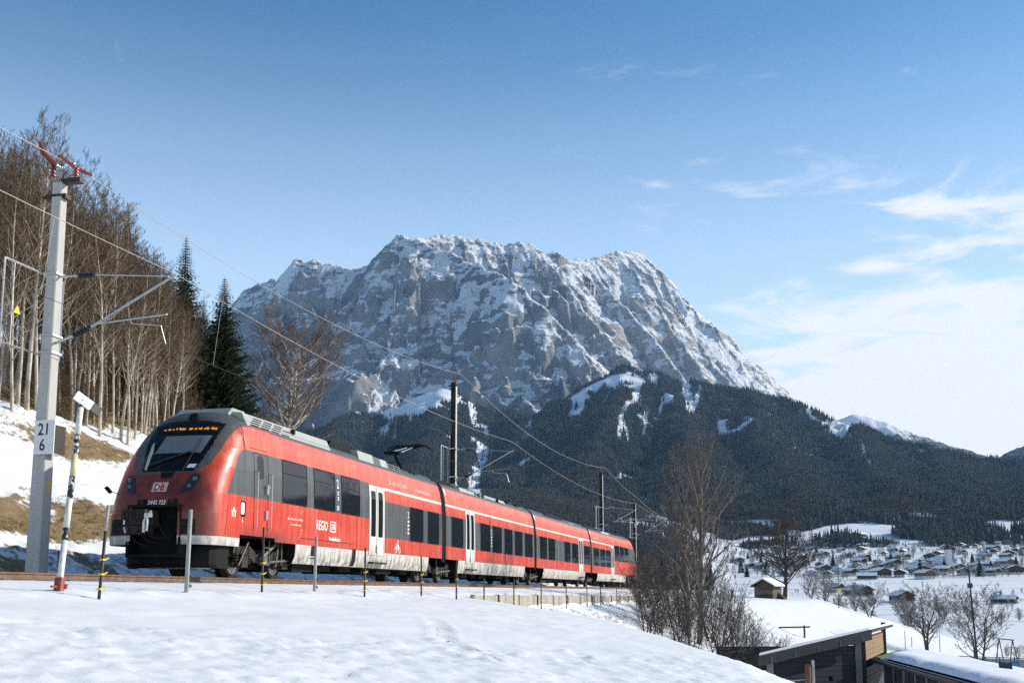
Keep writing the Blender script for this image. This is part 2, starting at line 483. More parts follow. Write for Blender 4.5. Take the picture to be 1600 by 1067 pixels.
FOOT = [ridge_pts(r) for r in (
    [(800,655,4050),(860,640,4080),(930,602,4020),(985,575,3900),(1040,586,3850),(1100,600,3750),(1160,609,3700),(1230,628,3600),(1330,666,3400),(1450,703,3200),(1530,716,3100),(1600,729,3000),(1750,745,2900),(1900,735,2800),(2200,715,2700),(2700,700,2500),(3300,690,2200)],
    [(985,575,3900),(965,625,3450),(935,685,2950),(905,745,2450),(890,790,2000)],
    [(1040,586,3850),(1060,660,3200),(1080,730,2600),(1090,785,2050)],
    [(690,605,4050),(684,650,3550),(665,700,3050),(645,750,2450),(630,790,2000)],
    [(795,640,4080),(805,695,3450),(800,745,2850),(790,790,2200)],
    [(560,640,4150),(540,672,3500),(505,705,2900),(480,740,2300)],
    [(430,640,4200),(400,680,3300),(370,720,2600)],
    [(250,620,4200),(240,690,3000),(230,740,2200)],
    [(1160,609,3700),(1200,690,3000),(1235,750,2400),(1250,800,1900)],
    [(1330,666,3400),(1365,735,2700),(1400,795,2000)],
    [(1450,703,3200),(1480,755,2600),(1500,800,2050)],
    [(1600,729,3000),(1620,775,2400),(1640,812,1900)],
    [(1900,735,2800),(1950,780,2200),(2000,820,1700)], [(2700,700,2500),(2750,780,1900)])]
def ridge_field(X, Y, ridges, fall, warp=0.0):
    """highest of all crests minus their fall; also distance to and position along the winning crest"""
    H = np.full(X.shape, -1e9); D = np.zeros(X.shape); TT = np.zeros(X.shape)
    for ri, P in enumerate(ridges):
        t0 = ri * 5000.0
        for a, b in zip(P[:-1], P[1:]):
            ex, ey = b[0] - a[0], b[1] - a[1]; L2 = ex * ex + ey * ey; L = math.sqrt(L2)
            t = np.clip(((X - a[0]) * ex + (Y - a[1]) * ey) / L2, 0, 1)
            d = np.hypot(X - (a[0] + t * ex), Y - (a[1] + t * ey))
            h = a[2] + t * (b[2] - a[2]) - fall(d)
            # angle term keeps gullies fanning out from crest ends
            m = h > H
            H = np.where(m, h, H); D = np.where(m, d, D); TT = np.where(m, t0 + t * L, TT)
            t0 += L
    return H, D, TT
def fall_rock(d): return np.where(d < 300, 1.22 * d, np.where(d < 1100, 366 + 1.06 * (d - 300), 1214 + 0.6 * (d - 1100)))
def fall_wood(d): return 0.50 * d + 0.00002 * d * d
def height_massif(X, Y):
    wx = fbm(X / 300, Y / 300, 3, 101) * 60; wy = fbm(X / 300, Y / 300, 3, 111) * 60
    d0 = sstep(0, 160, ridge_field(X, Y, MASSIF[:3], fall_rock)[1])
    H, D, TT = ridge_field(X + wx * d0, Y + wy * d0, MASSIF, fall_rock)
    # gullies and ribs of three sizes, running straight down the faces
    w = fbm(X / 140, Y / 140, 3, 7)
    calm = 1 - 0.6 * sstep(150, 600, X)          # the sunny right-hand wall is more of one piece
    H = H + (ridged(TT / 190 + w * 0.45, D / 1100, 2, 121, 0.5) - 0.5) * np.minimum(D, 360) * 0.56 * calm
    gul = ridged(TT / 70 + w * 0.5, D / 520, 2, 123, 0.5)
    H = H + (gul - 0.5) * np.minimum(D, 190) * 0.42 * (0.4 + 0.6 * calm)
    H = H + (ridged(TT / 27 + w * 0.5, D / 240, 2, 125, 0.5) - 0.5) * np.minimum(6 + D * 0.4, 44) * 0.28
    H = H + (ridged(X / 120, Y / 120, 4, 131, 0.55) - 0.45) * np.minimum(6 + D * 0.03, 12)
    H = H + fbm(X / 26, Y / 26, 3, 141, 0.6) * 3.5
    # splintered crest
    H = H + (ridged(X / 62, Y / 62, 3, 145, 0.55) - 0.45) * 24 * np.exp(-D / 60)
    # slanting ledges
    st = H - 0.55 * X + fbm(X / 350, Y / 350, 3, 151) * 110
    amp = sstep(0.05, 0.5, fbm(X / 240, Y / 240, 3, 161) + 0.15)
    ph = st / 74.0; saw = ph - np.floor(ph)
    H = H + (sstep(0.0, 0.75, saw) - saw) * 16 * amp
    return H, gul * sstep(10, 80, D) + 0.5 * (1 - sstep(10, 80, D))
def height_foot(X, Y):
    wx = fbm(X / 300, Y / 300, 4, 201) * 90; wy = fbm(X / 300, Y / 300, 4, 211) * 90
    H, D, TT = ridge_field(X + wx * 0.5, Y + wy * 0.5, FOOT, fall_wood)
    g = ridged(TT / 170 + fbm(X / 200, Y / 200, 3, 17) * 0.5, D / 900, 3, 221, 0.5)
    H = H + (g - 0.5) * np.minimum(D, 300) * 0.22 + fbm(X / 110, Y / 110, 4, 231) * 18
    base = valley(X, Y) - 6 + np.maximum(Y - 1500, 0) * 0.05
    return np.logaddexp(H / 25, base / 25) * 25, g, D
def field_mesh(name, x_ax, y_ax, fn, mat, smooth=True):
    Y, X = np.meshgrid(y_ax, x_ax, indexing='ij')
    r = fn(X, Y); Z = r[0] if isinstance(r, tuple) else r
    o = link(name, np_mesh(name, np.stack([X, Y, Z], -1).reshape(-1, 3), grid_faces(*X.shape), mat, smooth))
    if isinstance(r, tuple):
        a = o.data.attributes.new('gully', 'FLOAT', 'POINT'); a.data.foreach_set('value', r[1].astype(np.float32).ravel())
    return o, X, Y, Z

def rock_material():
    t = NT('limestone_and_snow'); p = t.pos(); nz = t.sep(t.normal())[2]; z = t.sep(p)[2]
    n1 = t.noise(p, 0.012, 6, 0.62); n2 = t.noise(p, 0.06, 5, 0.65); n3 = t.noise(p, 0.004, 4, 0.6)
    # thin beds of snow along the tilted strata
    mp_ = t.node('ShaderNodeMapping'); t.l.new(p, mp_.inputs[0]); mp_.inputs['Rotation'].default_value = (0, 0.85, 0); mp_.inputs['Scale'].default_value = (0.22, 0.22, 1.3)
    st = t.noise(mp_.outputs[0], 0.032, 6, 0.62, 0.5)
    v = t.math('ADD', nz, t.math('MULTIPLY', t.math('SUBTRACT', n1, 0.5), 0.45))
    v = t.math('ADD', v, t.math('MULTIPLY', t.math('SUBTRACT', n2, 0.5), 0.32))
    n4 = t.noise(p, 0.16, 4, 0.65)
    v = t.math('ADD', v, t.math('MULTIPLY', t.math('SUBTRACT', n4, 0.5), 0.45))
    v = t.math('ADD', v, t.math('MULTIPLY', t.math('SUBTRACT', st, 0.5), 0.8))
    ga = t.node('ShaderNodeAttribute', attribute_name='gully')      # snow lies in the couloirs, the ribs between are bare
    v = t.math('ADD', v, t.math('MULTIPLY', t.math('SUBTRACT', 0.48, ga.outputs['Fac']), 0.55))
    v = t.math('ADD', v, t.math('MULTIPLY', t.step(z, 700.0, 1900.0), 0.10))
    snow = t.step(v, 0.615, 0.66)
    rock = t.mix(t.step(n3, 0.35, 0.65), (0.20, 0.212, 0.235), (0.42, 0.40, 0.38))
    rock = t.mix(t.step(t.math('ADD', t.sep(p)[0], t.math('MULTIPLY', n3, 500.0)), 450.0, 1100.0, 0.0, 0.7), rock, (0.60, 0.555, 0.51))  # sunlit brightness of the right-hand wall put into the rock colour
    rock = t.mix(t.step(n2, 0.3, 0.7), t.mix(0.5, rock, (0.13, 0.138, 0.15)), rock)
    col = t.mix(snow, rock, (0.83, 0.84, 0.86))
    b = t.math('ADD', t.math('MULTIPLY', n2, 0.6), t.math('MULTIPLY', t.noise(p, 0.2, 5, 0.7), 0.4))
    return t.set(col, t.math('SUBTRACT', 0.9, t.math('MULTIPLY', snow, 0.25)), 0, 0.2, b, 22.0, 1.0)
M_ROCK = rock_material()
massif, mX, mY, mZ = field_mesh('mountain', np.arange(-1900, 2450, 6.2), np.arange(3750, 7260, 7.4), height_massif, M_ROCK, False)
tag(massif, 'grey limestone massif with snowy ledges and summit ridge', kind='structure')

def wood_floor_material():
    t = NT('forest_floor_snow'); p = t.pos()
    n = t.noise(p, 0.02, 5, 0.6)
    col = t.mix(t.step(n, 0.4, 0.7), (0.74, 0.755, 0.78), (0.84, 0.85, 0.87))
    at_ = t.node('ShaderNodeAttribute', attribute_name='wood')     # darker ground where trees stand
    col = t.mix(at_.outputs['Fac'], col, t.mix(n, (0.050, 0.052, 0.052), (0.13, 0.125, 0.12)))
    return t.set(col, 0.7, 0, 0.2, t.noise(p, 0.15, 4), 3.0, 0.4)
M_WOODFLOOR = wood_floor_material()
foot, fX, fY, fZ = field_mesh('foothill', np.concatenate([np.arange(-1700, 2600, 16.0), np.arange(2600, 5000, 16.0)]), np.arange(1250, 4420, 14.0), height_foot, M_WOODFLOOR)
tag(foot, 'wooded foothills with snow gullies below the cliffs', kind='structure')

def height_far(X, Y):
    P = [ridge_pts([(1180,640,7600),(1280,662,7400),(1318,652,7300),(1338,647,7300),(1372,656,7250),(1400,664,7200),(1450,683,7150),(1478,691,7100),(1530,708,7100),(1600,722,7100)]),
         ridge_pts([(1545,728,6600),(1572,704,6600),(1600,694,6600),(1700,670,6600),(1900,640,6600)])]
    H, D, TT = ridge_field(X, Y, P, lambda d: 0.75 * d)
    return H + (ridged(X / 260, Y / 260, 5, 301) - 0.45) * np.minimum(25 + D * 0.3, 90) + fbm(X / 60, Y / 60, 3, 303) * 10
def far_material():
    t = NT('far_ridge_snow_and_woods'); p = t.pos(); z = t.sep(p)[2]; nz = t.sep(t.normal())[2]
    n = t.noise(p, 0.02, 6, 0.7); n2 = t.noise(p, 0.004, 3, 0.5)
    v = t.math('ADD', t.step(z, 850.0, 1250.0), t.math('MULTIPLY', t.math('SUBTRACT', n, 0.5), 1.6))
    v = t.math('ADD', v, t.math('MULTIPLY', nz, 0.3))
    col = t.mix(t.step(v, 0.55, 0.8), t.mix(n, (0.030, 0.038, 0.036), (0.075, 0.08, 0.078)), (0.8, 0.81, 0.84))
    return t.set(col, 0.8, 0, 0.2, n, 20.0, 0.8)
far, _, _, _ = field_mesh('distant_ridge', np.arange(1300, 4600, 16.0), np.arange(6000, 7900, 16.0), height_far, far_material())
tag(far, 'distant snow dusted ridge behind the wooded slope', kind='structure')
# ------------------------------------------------------------------ the woods on the slopes: one mass, a tree at every point
def scatter(name, pts, scl, source, label, seed=1, tilt=0.0):
    """instances of one tree on every point, as one object that nobody could count"""
    me = bpy.data.meshes.new(name)
    me.vertices.add(len(pts)); me.vertices.foreach_set('co', np.asarray(pts, np.float32).ravel())
    a = me.attributes.new('scl', 'FLOAT', 'POINT'); a.data.foreach_set('value', np.asarray(scl, np.float32))
    rs = np.random.RandomState(seed)
    a = me.attributes.new('rot', 'FLOAT_VECTOR', 'POINT')
    r = np.stack([rs.normal(0, 0.03, len(pts)), rs.normal(0, 0.03, len(pts)), rs.uniform(0, 6.28, len(pts))], -1)
    a.data.foreach_set('vector', r.astype(np.float32).ravel())
    o = link(name, me)
    ng = bpy.data.node_groups.new(name, 'GeometryNodeTree')
    ng.interface.new_socket('Geometry', in_out='INPUT', socket_type='NodeSocketGeometry')
    ng.interface.new_socket('Geometry', in_out='OUTPUT', socket_type='NodeSocketGeometry')
    N, L = ng.nodes, ng.links
    gi = N.new('NodeGroupInput'); go = N.new('NodeGroupOutput')
    oi = N.new('GeometryNodeObjectInfo'); oi.inputs['Object'].default_value = source; oi.inputs['As Instance'].default_value = True
    ip = N.new('GeometryNodeInstanceOnPoints')
    na = N.new('GeometryNodeInputNamedAttribute'); na.data_type = 'FLOAT'; na.inputs['Name'].default_value = 'scl'
    nr = N.new('GeometryNodeInputNamedAttribute'); nr.data_type = 'FLOAT_VECTOR'; nr.inputs['Name'].default_value = 'rot'
    L.new(gi.outputs[0], ip.inputs['Points']); L.new(oi.outputs['Geometry'], ip.inputs['Instance'])
    L.new(na.outputs['Attribute'], ip.inputs['Scale']); L.new(nr.outputs['Attribute'], ip.inputs['Rotation'])
    L.new(ip.outputs[0], go.inputs[0])
    md = o.modifiers.new('scatter', 'NODES'); md.node_group = ng
    return tag(o, label, 'wood', kind='stuff')

def needle_material(name, c0, c1, snow):
    t = NT(name); p = t.pos()
    oi = t.node('ShaderNodeObjectInfo')
    n = t.noise(p, 0.35, 3, 0.6)
    col = t.mix(oi.outputs['Random'], c0, c1)
    nz = t.sep(t.normal())[2]
    k = t.math('ADD', nz, t.math('MULTIPLY', t.math('SUBTRACT', n, 0.5), 1.2))
    col = t.mix(t.step(k, 0.55, 0.95, 0.0, snow), col, (0.75, 0.77, 0.8))
    return t.set(col, 0.85, 0, 0.15)
M_FARFIR = needle_material('far_spruce_needles', (0.028, 0.041, 0.046), (0.078, 0.085, 0.078), 0.18)
M_FARTWIG = NT('far_bare_twigs')
_oi = M_FARTWIG.node('ShaderNodeObjectInfo')
M_FARTWIG = M_FARTWIG.set(M_FARTWIG.mix(_oi.outputs['Random'], (0.085, 0.072, 0.060), (0.20, 0.168, 0.14)), 0.9, 0, 0.1)

def far_spruce():
    rnd = random.Random(4); m = MB()
    m.tube([(0, 0, -2), (0, 0, 6)], [0.35, 0.25], 4)
    for i in range(6):
        z0 = 2.2 + i * 3.2; r = 3.6 * (1 - i / 6.6); h = 5.2 - i * 0.25
        n = 7; vs = [(0, 0, z0 + h)]
        for k in range(n):
            a = 2 * math.pi * k / n + i * 0.7; rr = r * rnd.uniform(0.7, 1.15)
            vs.append((rr * math.cos(a), rr * math.sin(a), z0 + rnd.uniform(-0.7, 0.5)))
        m.add(vs, [(0, k + 1, (k + 1) % n + 1) for k in range(n)])
    return bpy.data.objects.new('far_spruce_shape', m.data('far_spruce_shape', M_FARFIR))
def far_bare():
    rnd = random.Random(9); m = MB()
    m.tube([(0, 0, -1), (0, 0, 5), (0.2, 0, 9)], [0.3, 0.22, 0.08], 4)
    for i in range(46):
        z = rnd.uniform(3.0, 9.5); a = rnd.uniform(0, 6.28); L = rnd.uniform(1.6, 4.2) * (1 - 0.4 * abs(z - 6) / 6); e = rnd.uniform(0.5, 1.25)
        d = Vector((math.cos(a) * math.cos(e), math.sin(a) * math.cos(e), math.sin(e)))
        s_ = d.cross(Vector((0, 0, 1))).normalized(); b = Vector((0, 0, z)); w = rnd.uniform(0.12, 0.3)
        tip = b + d * L; mid = b + d * L * 0.6
        m.add([b, mid + s_ * w, tip, mid - s_ * w], [(0, 1, 2, 3)])
        m.add([b + d * L * 0.3, mid + Vector((0, 0, w * 1.4)), tip + Vector((0, 0, w)), mid - Vector((0, 0, w))], [(0, 1, 2, 3)])
    return bpy.data.objects.new('far_bare_shape', m.data('far_bare_shape', M_FARTWIG))
SRC_FIR, SRC_BARE = far_spruce(), far_bare()
def lookup(x_ax, y_ax, Z, x, y):
    """bilinear height from a regular grid"""
    u = (x - x_ax[0]) / (x_ax[1] - x_ax[0]); v = (y - y_ax[0]) / (y_ax[1] - y_ax[0])
    i = np.clip(np.floor(u).astype(int), 0, len(x_ax) - 2); j = np.clip(np.floor(v).astype(int), 0, len(y_ax) - 2)
    a = np.clip(u - i, 0, 1); b = np.clip(v - j, 0, 1)
    return (Z[j, i] * (1 - a) + Z[j, i + 1] * a) * (1 - b) + (Z[j + 1, i] * (1 - a) + Z[j + 1, i + 1] * a) * b
def march(px, py):
    """where the sight line through a point of the picture meets the foothills"""
    rx, rz = ray(px, py)
    Yv = np.arange(1270, 4400, 4.0)
    h = lookup(fX[0], fY[:, 0], fZ, rx * Yv, Yv) - (CAM_Z + rz * Yv)
    k = np.argmax(h > 0) if (h > 0).any() else len(Yv) - 1
    return rx * Yv[k], Yv[k]
# meadows, ski runs and snow gullies kept open: centre line and half width
OPEN = [
    ([(640, 606), (632, 625), (618, 648), (600, 672), (590, 690)], 9), ([(660, 622), (640, 660), (612, 690)], 4),
    ([(735, 606), (738, 640), (742, 668)], 7), ([(757, 665), (762, 690)], 5), ([(700, 640), (640, 650), (560, 640)], 4),
    ([(790, 630), (820, 622), (850, 640)], 8), ([(845, 615), (900, 600), (960, 582)], 4), ([(830, 640), (825, 670)], 6),
    ([(985, 583), (965, 602), (945, 630)], 4), ([(950, 622), (930, 640)], 4), ([(1000, 600), (992, 625), (975, 645), (967, 690)], 4),
    ([(975, 660), (985, 692)], 4), ([(900, 620), (890, 655)], 4), ([(1012, 640), (1005, 690)], 3), ([(1035, 620), (1025, 660)], 3),
    ([(1060, 594), (1075, 620), (1078, 645)], 9), ([(1095, 603), (1085, 640)], 4),
    ([(1165, 655), (1190, 665), (1215, 688), (1240, 700)], 6), ([(1180, 640), (1205, 650)], 4), ([(1190, 700), (1235, 712)], 3),
    ([(1320, 685), (1345, 690), (1355, 715), (1362, 735)], 3), ([(1440, 705), (1470, 716)], 4), ([(1440, 728), (1465, 738)], 4), ([(1262, 715), (1285, 722)], 4),
    ([(752, 695), (755, 720), (742, 745), (738, 775)], 11), ([(765, 707), (785, 700)], 5), ([(785, 740), (815, 728), (828, 716)], 6),
    ([(630, 728), (655, 718), (690, 712)], 3), ([(640, 733), (680, 748)], 3), ([(955, 752), (985, 745)], 9), ([(1000, 775), (1012, 790)], 6),
    ([(1075, 795), (1130, 815), (1180, 822), (1230, 830)], 13), ([(1300, 808), (1340, 815), (1370, 818)], 6), ([(1440, 802), (1480, 812), (1530, 824), (1560, 826)], 7),
    ([(1240, 838), (1320, 845), (1400, 850)], 9), ([(1420, 850), (1600, 856)], 8)]
def grows(x, y, z, rs, lone_amt=0.035):
    """where trees stand: below the tree line, off the cliffs, out of the gullies and meadows"""
    zm = lookup(mX[0], mY[:, 0], mZ, x, y); zm[(y < mY[0, 0]) | (x < mX[0, 0]) | (x > mX[0, -1])] = -1e9
    ok = (zm < z + 4) & (ground_z(x, y) < z + 3)
    tl_ = 640 + 260 * sstep(-350, 150, x) + fbm(x / 220, y / 220, 3, 401) * 150
    ok &= z < tl_
    # gullies and slides between the ribs, wider higher up
    hi = sstep(330, 760, z)
    st = ridged(x / 230 + fbm(x / 300, y / 300, 2, 411) * 0.7, y / 1500, 3, 421)
    ok &= ~((st > 0.775 - 0.11 * hi) & (hi > 0.25))
    # patchy stands on the lower ground
    low = 1 - sstep(70, 190, z)
    ok &= ~((fbm(x / 150, y / 90, 3, 431) > 0.34 - 0.45 * low) & (low > 0.05))
    wob = 1 + 0.9 * fbm(x / 55, y / 55, 3, 441); lone = rs.uniform(0, 1, len(x))
    for line, w in OPEN:
        P = [march(*q) for q in line]
        for (ax, ay), (bx, by) in zip(P[:-1], P[1:]):
            ex, ey = bx - ax, by - ay; L2 = ex * ex + ey * ey + 1e-6
            t = np.clip(((x - ax) * ex + (y - ay) * ey) / L2, 0, 1)
            d = np.hypot(x - ax - t * ex, y - ay - t * ey)
            ok &= (d > w * 0.85 * (ay + t * ey) / FPX * wob + 2) | (lone < lone_amt)
    return ok
def forest_points():
    rs = np.random.RandomState(12)
    n = 430000
    y = 1300 * (4380 / 1300) ** (rs.uniform(0, 1, n) ** 0.72); x = (rs.uniform(-0.36, 0.56, n)) * y
    keep = (x > -1650) & (x < 3350)
    x, y = x[keep], y[keep]
    z = lookup(fX[0], fY[:, 0], fZ, x, y)
    ok = grows(x, y, z, rs)
    x, y, z = x[ok], y[ok], z[ok]
    sc = rs.uniform(0.45, 1.08, len(x)) * (0.85 + 0.3 * sstep(-0.3, 0.3, fbm(x / 90, y / 90, 2, 445)))
    # broadleaved wood mixed in lower down
    br = (fbm(x / 260, y / 260, 3, 451) + rs.normal(0, 0.18, len(x))) > -0.10 + 0.55 * sstep(130, 480, z)
    return x, y, z, sc, br
_w = grows(fX.ravel(), fY.ravel(), fZ.ravel(), np.random.RandomState(1), 0.0)
_a = foot.data.attributes.new('wood', 'FLOAT', 'POINT'); _a.data.foreach_set('value', (_w * 0.8).astype(np.float32))
_x, _y, _z, _s, _b = forest_points()
_P = np.stack([_x, _y, _z - 0.8], -1)
scatter('spruce_forest', _P[~_b], _s[~_b], SRC_FIR, 'dark spruce forest covering the slopes below the cliffs', 3)
scatter('broadleaf_forest', _P[_b], _s[_b] * 1.15, SRC_BARE, 'brown leafless woodland on the lower slopes', 5)

# the wood on the near valley side, between the track and the foothills
def near_wood():
    rs = np.random.RandomState(31); n = 90000
    y = 420 * (2150 / 420) ** rs.uniform(0, 1, n); px = rs.uniform(380, 1110, n); x = (px - 800) / FPX * y
    z = np.maximum(ground_z(x, y), np.where(y > 1260, lookup(fX[0], fY[:, 0], fZ, x, y), -1e9))
    ok = (fbm(x / 140, y / 110, 3, 461) > -0.34) & ((y < 1500) | (ground_z(x, y) > lookup(fX[0], fY[:, 0], fZ, x, y) - 3))
    # fewer trees out on the open valley floor to the right
    ok &= rs.uniform(0, 1, n) > sstep(960, 1110, px + fbm(x / 90, y / 90, 2, 471) * 90)
    # the ski run comes down through it
    run = np.abs(px - np.interp(y, [420, 700, 1000, 1500, 2150], [735, 733, 737, 740, 745]) - 14 * gnoise(y / 120, y * 0, 481)) < np.interp(y, [420, 1500], [16, 11])
    ok &= ~run
    x, y, z = x[ok], y[ok], z[ok]
    br = (fbm(x / 180, y / 180, 3, 491) + rs.normal(0, 0.25, len(x))) > -0.16
    return np.stack([x, y, z - 0.6], -1), rs.uniform(0.5, 0.95, len(x)), br
_P, _s, _b = near_wood()
scatter('spruce_wood', _P[~_b], _s[~_b] * 0.8, SRC_FIR, 'dark spruces mixed into the valley wood beyond the train', 13)
scatter('broadleaf_wood', _P[_b], _s[_b] * 1.1, SRC_BARE, 'brown leafless valley wood beyond the train', 15)

def side_wood():
    rs = np.random.RandomState(41); n = 85000
    y = 1250 * (3000 / 1250) ** rs.uniform(0, 1, n); x = rs.uniform(0.52, 1.25, n) * y
    ok = x < 4900; x, y = x[ok], y[ok]
    return np.stack([x, y, np.maximum(lookup(fX[0], fY[:, 0], fZ, x, y), ground_z(x, y)) - 0.8], -1), rs.uniform(1.0, 1.5, len(x))
_P, _s = side_wood()
scatter('spruce_slope', _P, _s, SRC_FIR, 'dark spruce slope continuing to the right of the valley', 17)

# garden trees and hedges in and round the village, frosted scrub along the field ditches
M_FARFROST = NT('far_frosted_twigs'); _oi = M_FARFROST.node('ShaderNodeObjectInfo')
M_FARFROST = M_FARFROST.set(M_FARFROST.mix(_oi.outputs['Random'], (0.20, 0.205, 0.215), (0.38, 0.385, 0.40)), 0.9, 0, 0.1)
SRC_FROST = bpy.data.objects.new('far_frost_shape', SRC_BARE.data.copy()); SRC_FROST.data.materials[0] = M_FARFROST
def garden_scrub():
    rs = np.random.RandomState(51); n = 3000
    y = rs.uniform(930, 1650, n); px = rs.uniform(1130, 1660, n); x = (px - 800) / FPX * y
    ok = fbm(x / 60, y / 45, 3, 501) > -0.02
    x1, y1 = x[ok], y[ok]
    n = 500; y = rs.uniform(420, 760, n); px = rs.uniform(1230, 1660, n); x = (px - 800) / FPX * y
    # belts that follow the ditches across the valley floor
    belt = np.minimum(np.abs(gnoise(x / 260 + 3, y / 75, 511)), np.abs(gnoise(x / 300 + 9, y / 95 + 4, 513))) < 0.055
    x2, y2 = x[belt], y[belt]
    x = np.concatenate([x1, x2]); y = np.concatenate([y1, y2])
    z = np.maximum(ground_z(x, y), np.where(y > 1260, lookup(fX[0], fY[:, 0], fZ, x, y), -1e9))
    sc = np.concatenate([rs.uniform(0.25, 0.8, len(x1)), rs.uniform(0.15, 0.45, len(x2))])
    return np.stack([x, y, z - 0.4], -1), sc
_P, _s = garden_scrub()
scatter('garden_scrub', _P, _s, SRC_FROST, 'frosted hedges and garden scrub round the village and along the ditches', 19)
# ------------------------------------------------------------------ train materials
def paint(name, c, fade_sheen, rough=0.34, coat=0.25, dirt=(0.10, 0.085, 0.07), dirt_amt=0.5, top_sheen=0.0, front=0.0):
    """weathered railway paint: vertical streaks, fading, road dirt rising from below, painted sheen and nose shade"""
    t = NT(name); p = t.pos(); z = t.sep(p)[2]
    st = t.noise(p, 2.2, 5, 0.65, 0.0, (3.0, 3.0, 0.18)); bl = t.noise(p, 0.9, 4, 0.6)
    f = t.math('MULTIPLY', t.step(t.math('ADD', t.math('MULTIPLY', st, 0.6), t.math('MULTIPLY', bl, 0.4)), 0.40, 0.66), 0.55)
    f = t.math('ADD', f, t.math('MULTIPLY', t.step(z, 2.6, 3.7), top_sheen), clamp=True)  # paler upper wall: sun and sky sheen painted into the colour
    col = t.mix(f, c, fade_sheen)
    g = t.math('ADD', t.math('MULTIPLY', st, 0.55), t.math('MULTIPLY', t.noise(p, 5.0, 5, 0.7), 0.45))
    low = t.math('MULTIPLY', t.step(z, 1.35, 0.5), t.step(g, 0.36, 0.62))
    col = t.mix(t.math('MULTIPLY', low, dirt_amt), col, dirt)
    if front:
        # nose grime, deepened to paint in the shade on the front
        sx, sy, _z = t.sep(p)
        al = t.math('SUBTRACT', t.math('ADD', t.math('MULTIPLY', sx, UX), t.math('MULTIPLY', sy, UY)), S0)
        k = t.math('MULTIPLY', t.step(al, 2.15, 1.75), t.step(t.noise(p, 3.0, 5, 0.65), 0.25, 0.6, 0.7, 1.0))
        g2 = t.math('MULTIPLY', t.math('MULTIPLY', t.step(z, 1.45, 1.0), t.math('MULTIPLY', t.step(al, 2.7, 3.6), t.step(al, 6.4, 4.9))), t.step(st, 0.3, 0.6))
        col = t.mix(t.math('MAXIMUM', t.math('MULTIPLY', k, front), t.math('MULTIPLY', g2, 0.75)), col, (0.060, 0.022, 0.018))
    return t.set(col, t.step(st, 0.3, 0.75, rough - 0.06, rough + 0.14), 0, 0.35, Coat_Weight=coat, Coat_Roughness=0.2)
M_RED = paint('red_train_paint', (0.50, 0.034, 0.014), (0.60, 0.145, 0.085), coat=0.08, dirt_amt=0.8, top_sheen=0.5, front=0.86)
M_WHITE = paint('white_train_paint', (0.62, 0.61, 0.56), (0.50, 0.47, 0.40), 0.5, 0.0, (0.15, 0.13, 0.10), 0.95)
M_BAND = paint('dark_grey_window_band', (0.062, 0.070, 0.072), (0.10, 0.11, 0.11), 0.34, 0.2)
M_ROOFG = paint('grey_roof_paint', (0.070, 0.070, 0.066), (0.12, 0.115, 0.108), 0.5, 0.0)
M_FAIR = paint('light_grey_roof_fairing', (0.33, 0.345, 0.315), (0.42, 0.43, 0.40), 0.5, 0.0)
M_BLACK = plain('black_rubber_and_steel', (0.010, 0.010, 0.010), 0.75, 0, 0.3, 6.0, 0.15)
M_UNDER = plain('oily_brown_undergear', (0.040, 0.035, 0.030), 0.75, 0.1, 0.5, 9.0, 0.2)
M_STEEL = plain('worn_bright_steel', (0.42, 0.41, 0.39), 0.35, 0.9, 0.2)
M_ALU = plain('brushed_handrail', (0.55, 0.55, 0.53), 0.35, 0.8, 0.1)
M_MARK = plain('white_lettering', (0.80, 0.79, 0.76), 0.5, 0, 0.05)
M_MARKF = plain('faded_white_lettering', (0.62, 0.40, 0.34), 0.5, 0, 0.1)
def glass(name, c=(0.010, 0.013, 0.016), rough=0.03, spec=0.42):
    t = NT(name); p = t.pos()
    n = t.noise(p, 1.6, 3, 0.5)
    return t.set(t.mix(n, tuple(x * 0.7 for x in c), tuple(x * 1.4 for x in c)), rough, 0, spec, n, 0.01, 0.04)
M_GLASS = glass('dark_window_glass')
M_SCREEN = glass('windscreen_glass', (0.005, 0.006, 0.007), 0.08, 0.22)
M_LENS = glass('headlight_lens', (0.02, 0.03, 0.032), 0.06)
_t = NT('amber_destination_leds'); M_LED = _t.set((0.02, 0.01, 0.0), 0.5, Emission_Color=(1.0, 0.36, 0.05, 1), Emission_Strength=0.8)
M_BLIND = plain('pale_sun_blind', (0.15, 0.165, 0.195), 0.8, 0, 0.05)
M_LOGO_RED = plain('logo_red', (0.36, 0.012, 0.02), 0.5, 0, 0.05)

# ------------------------------------------------------------------ body shape
ZW = [.35,.6,.9,2.0,2.7,3.2,3.6,3.86,4.0,4.12,4.24,4.33]; WW = [1.33,1.44,1.463,1.463,1.45,1.41,1.34,1.25,1.15,1.0,.80,.45]
ZF = [.35,.95,1.5,1.8,2.16,2.55,3.0,3.5,3.85,4.05,4.22,4.33]; SF = [1.47,1.38,1.38,1.47,1.62,1.80,2.10,2.47,2.77,2.97,3.25,3.8]
ZB = [.35,1.0,2.0,3.0,3.8,4.33]; SB = [2.5,2.5,2.75,3.3,4.1,5.0]
NE = 3.3; S_END = 72.3
def W_(z): return float(np.interp(z, ZW, WW))
def nose_s(l, z):
    """how far back the nose surface lies at this offset and height"""
    sf = float(np.interp(z, ZF, SF)); sb = float(np.interp(z, ZB, SB)); w = W_(z)
    k = min(abs(l) / w, 1.0) ** (NE / 2)
    return sb - (sb - sf) * max(0.0, 1 - k * k) ** (1 / NE)
def inside(p, poly):
    x, y = p; c = False; n = len(poly)
    for i in range(n):
        x0, y0 = poly[i]; x1, y1 = poly[(i + 1) % n]
        if (y0 > y) != (y1 > y) and x < (x1 - x0) * (y - y0) / (y1 - y0) + x0: c = not c
    return c
def arc_path(pts, n=4):
    return pts
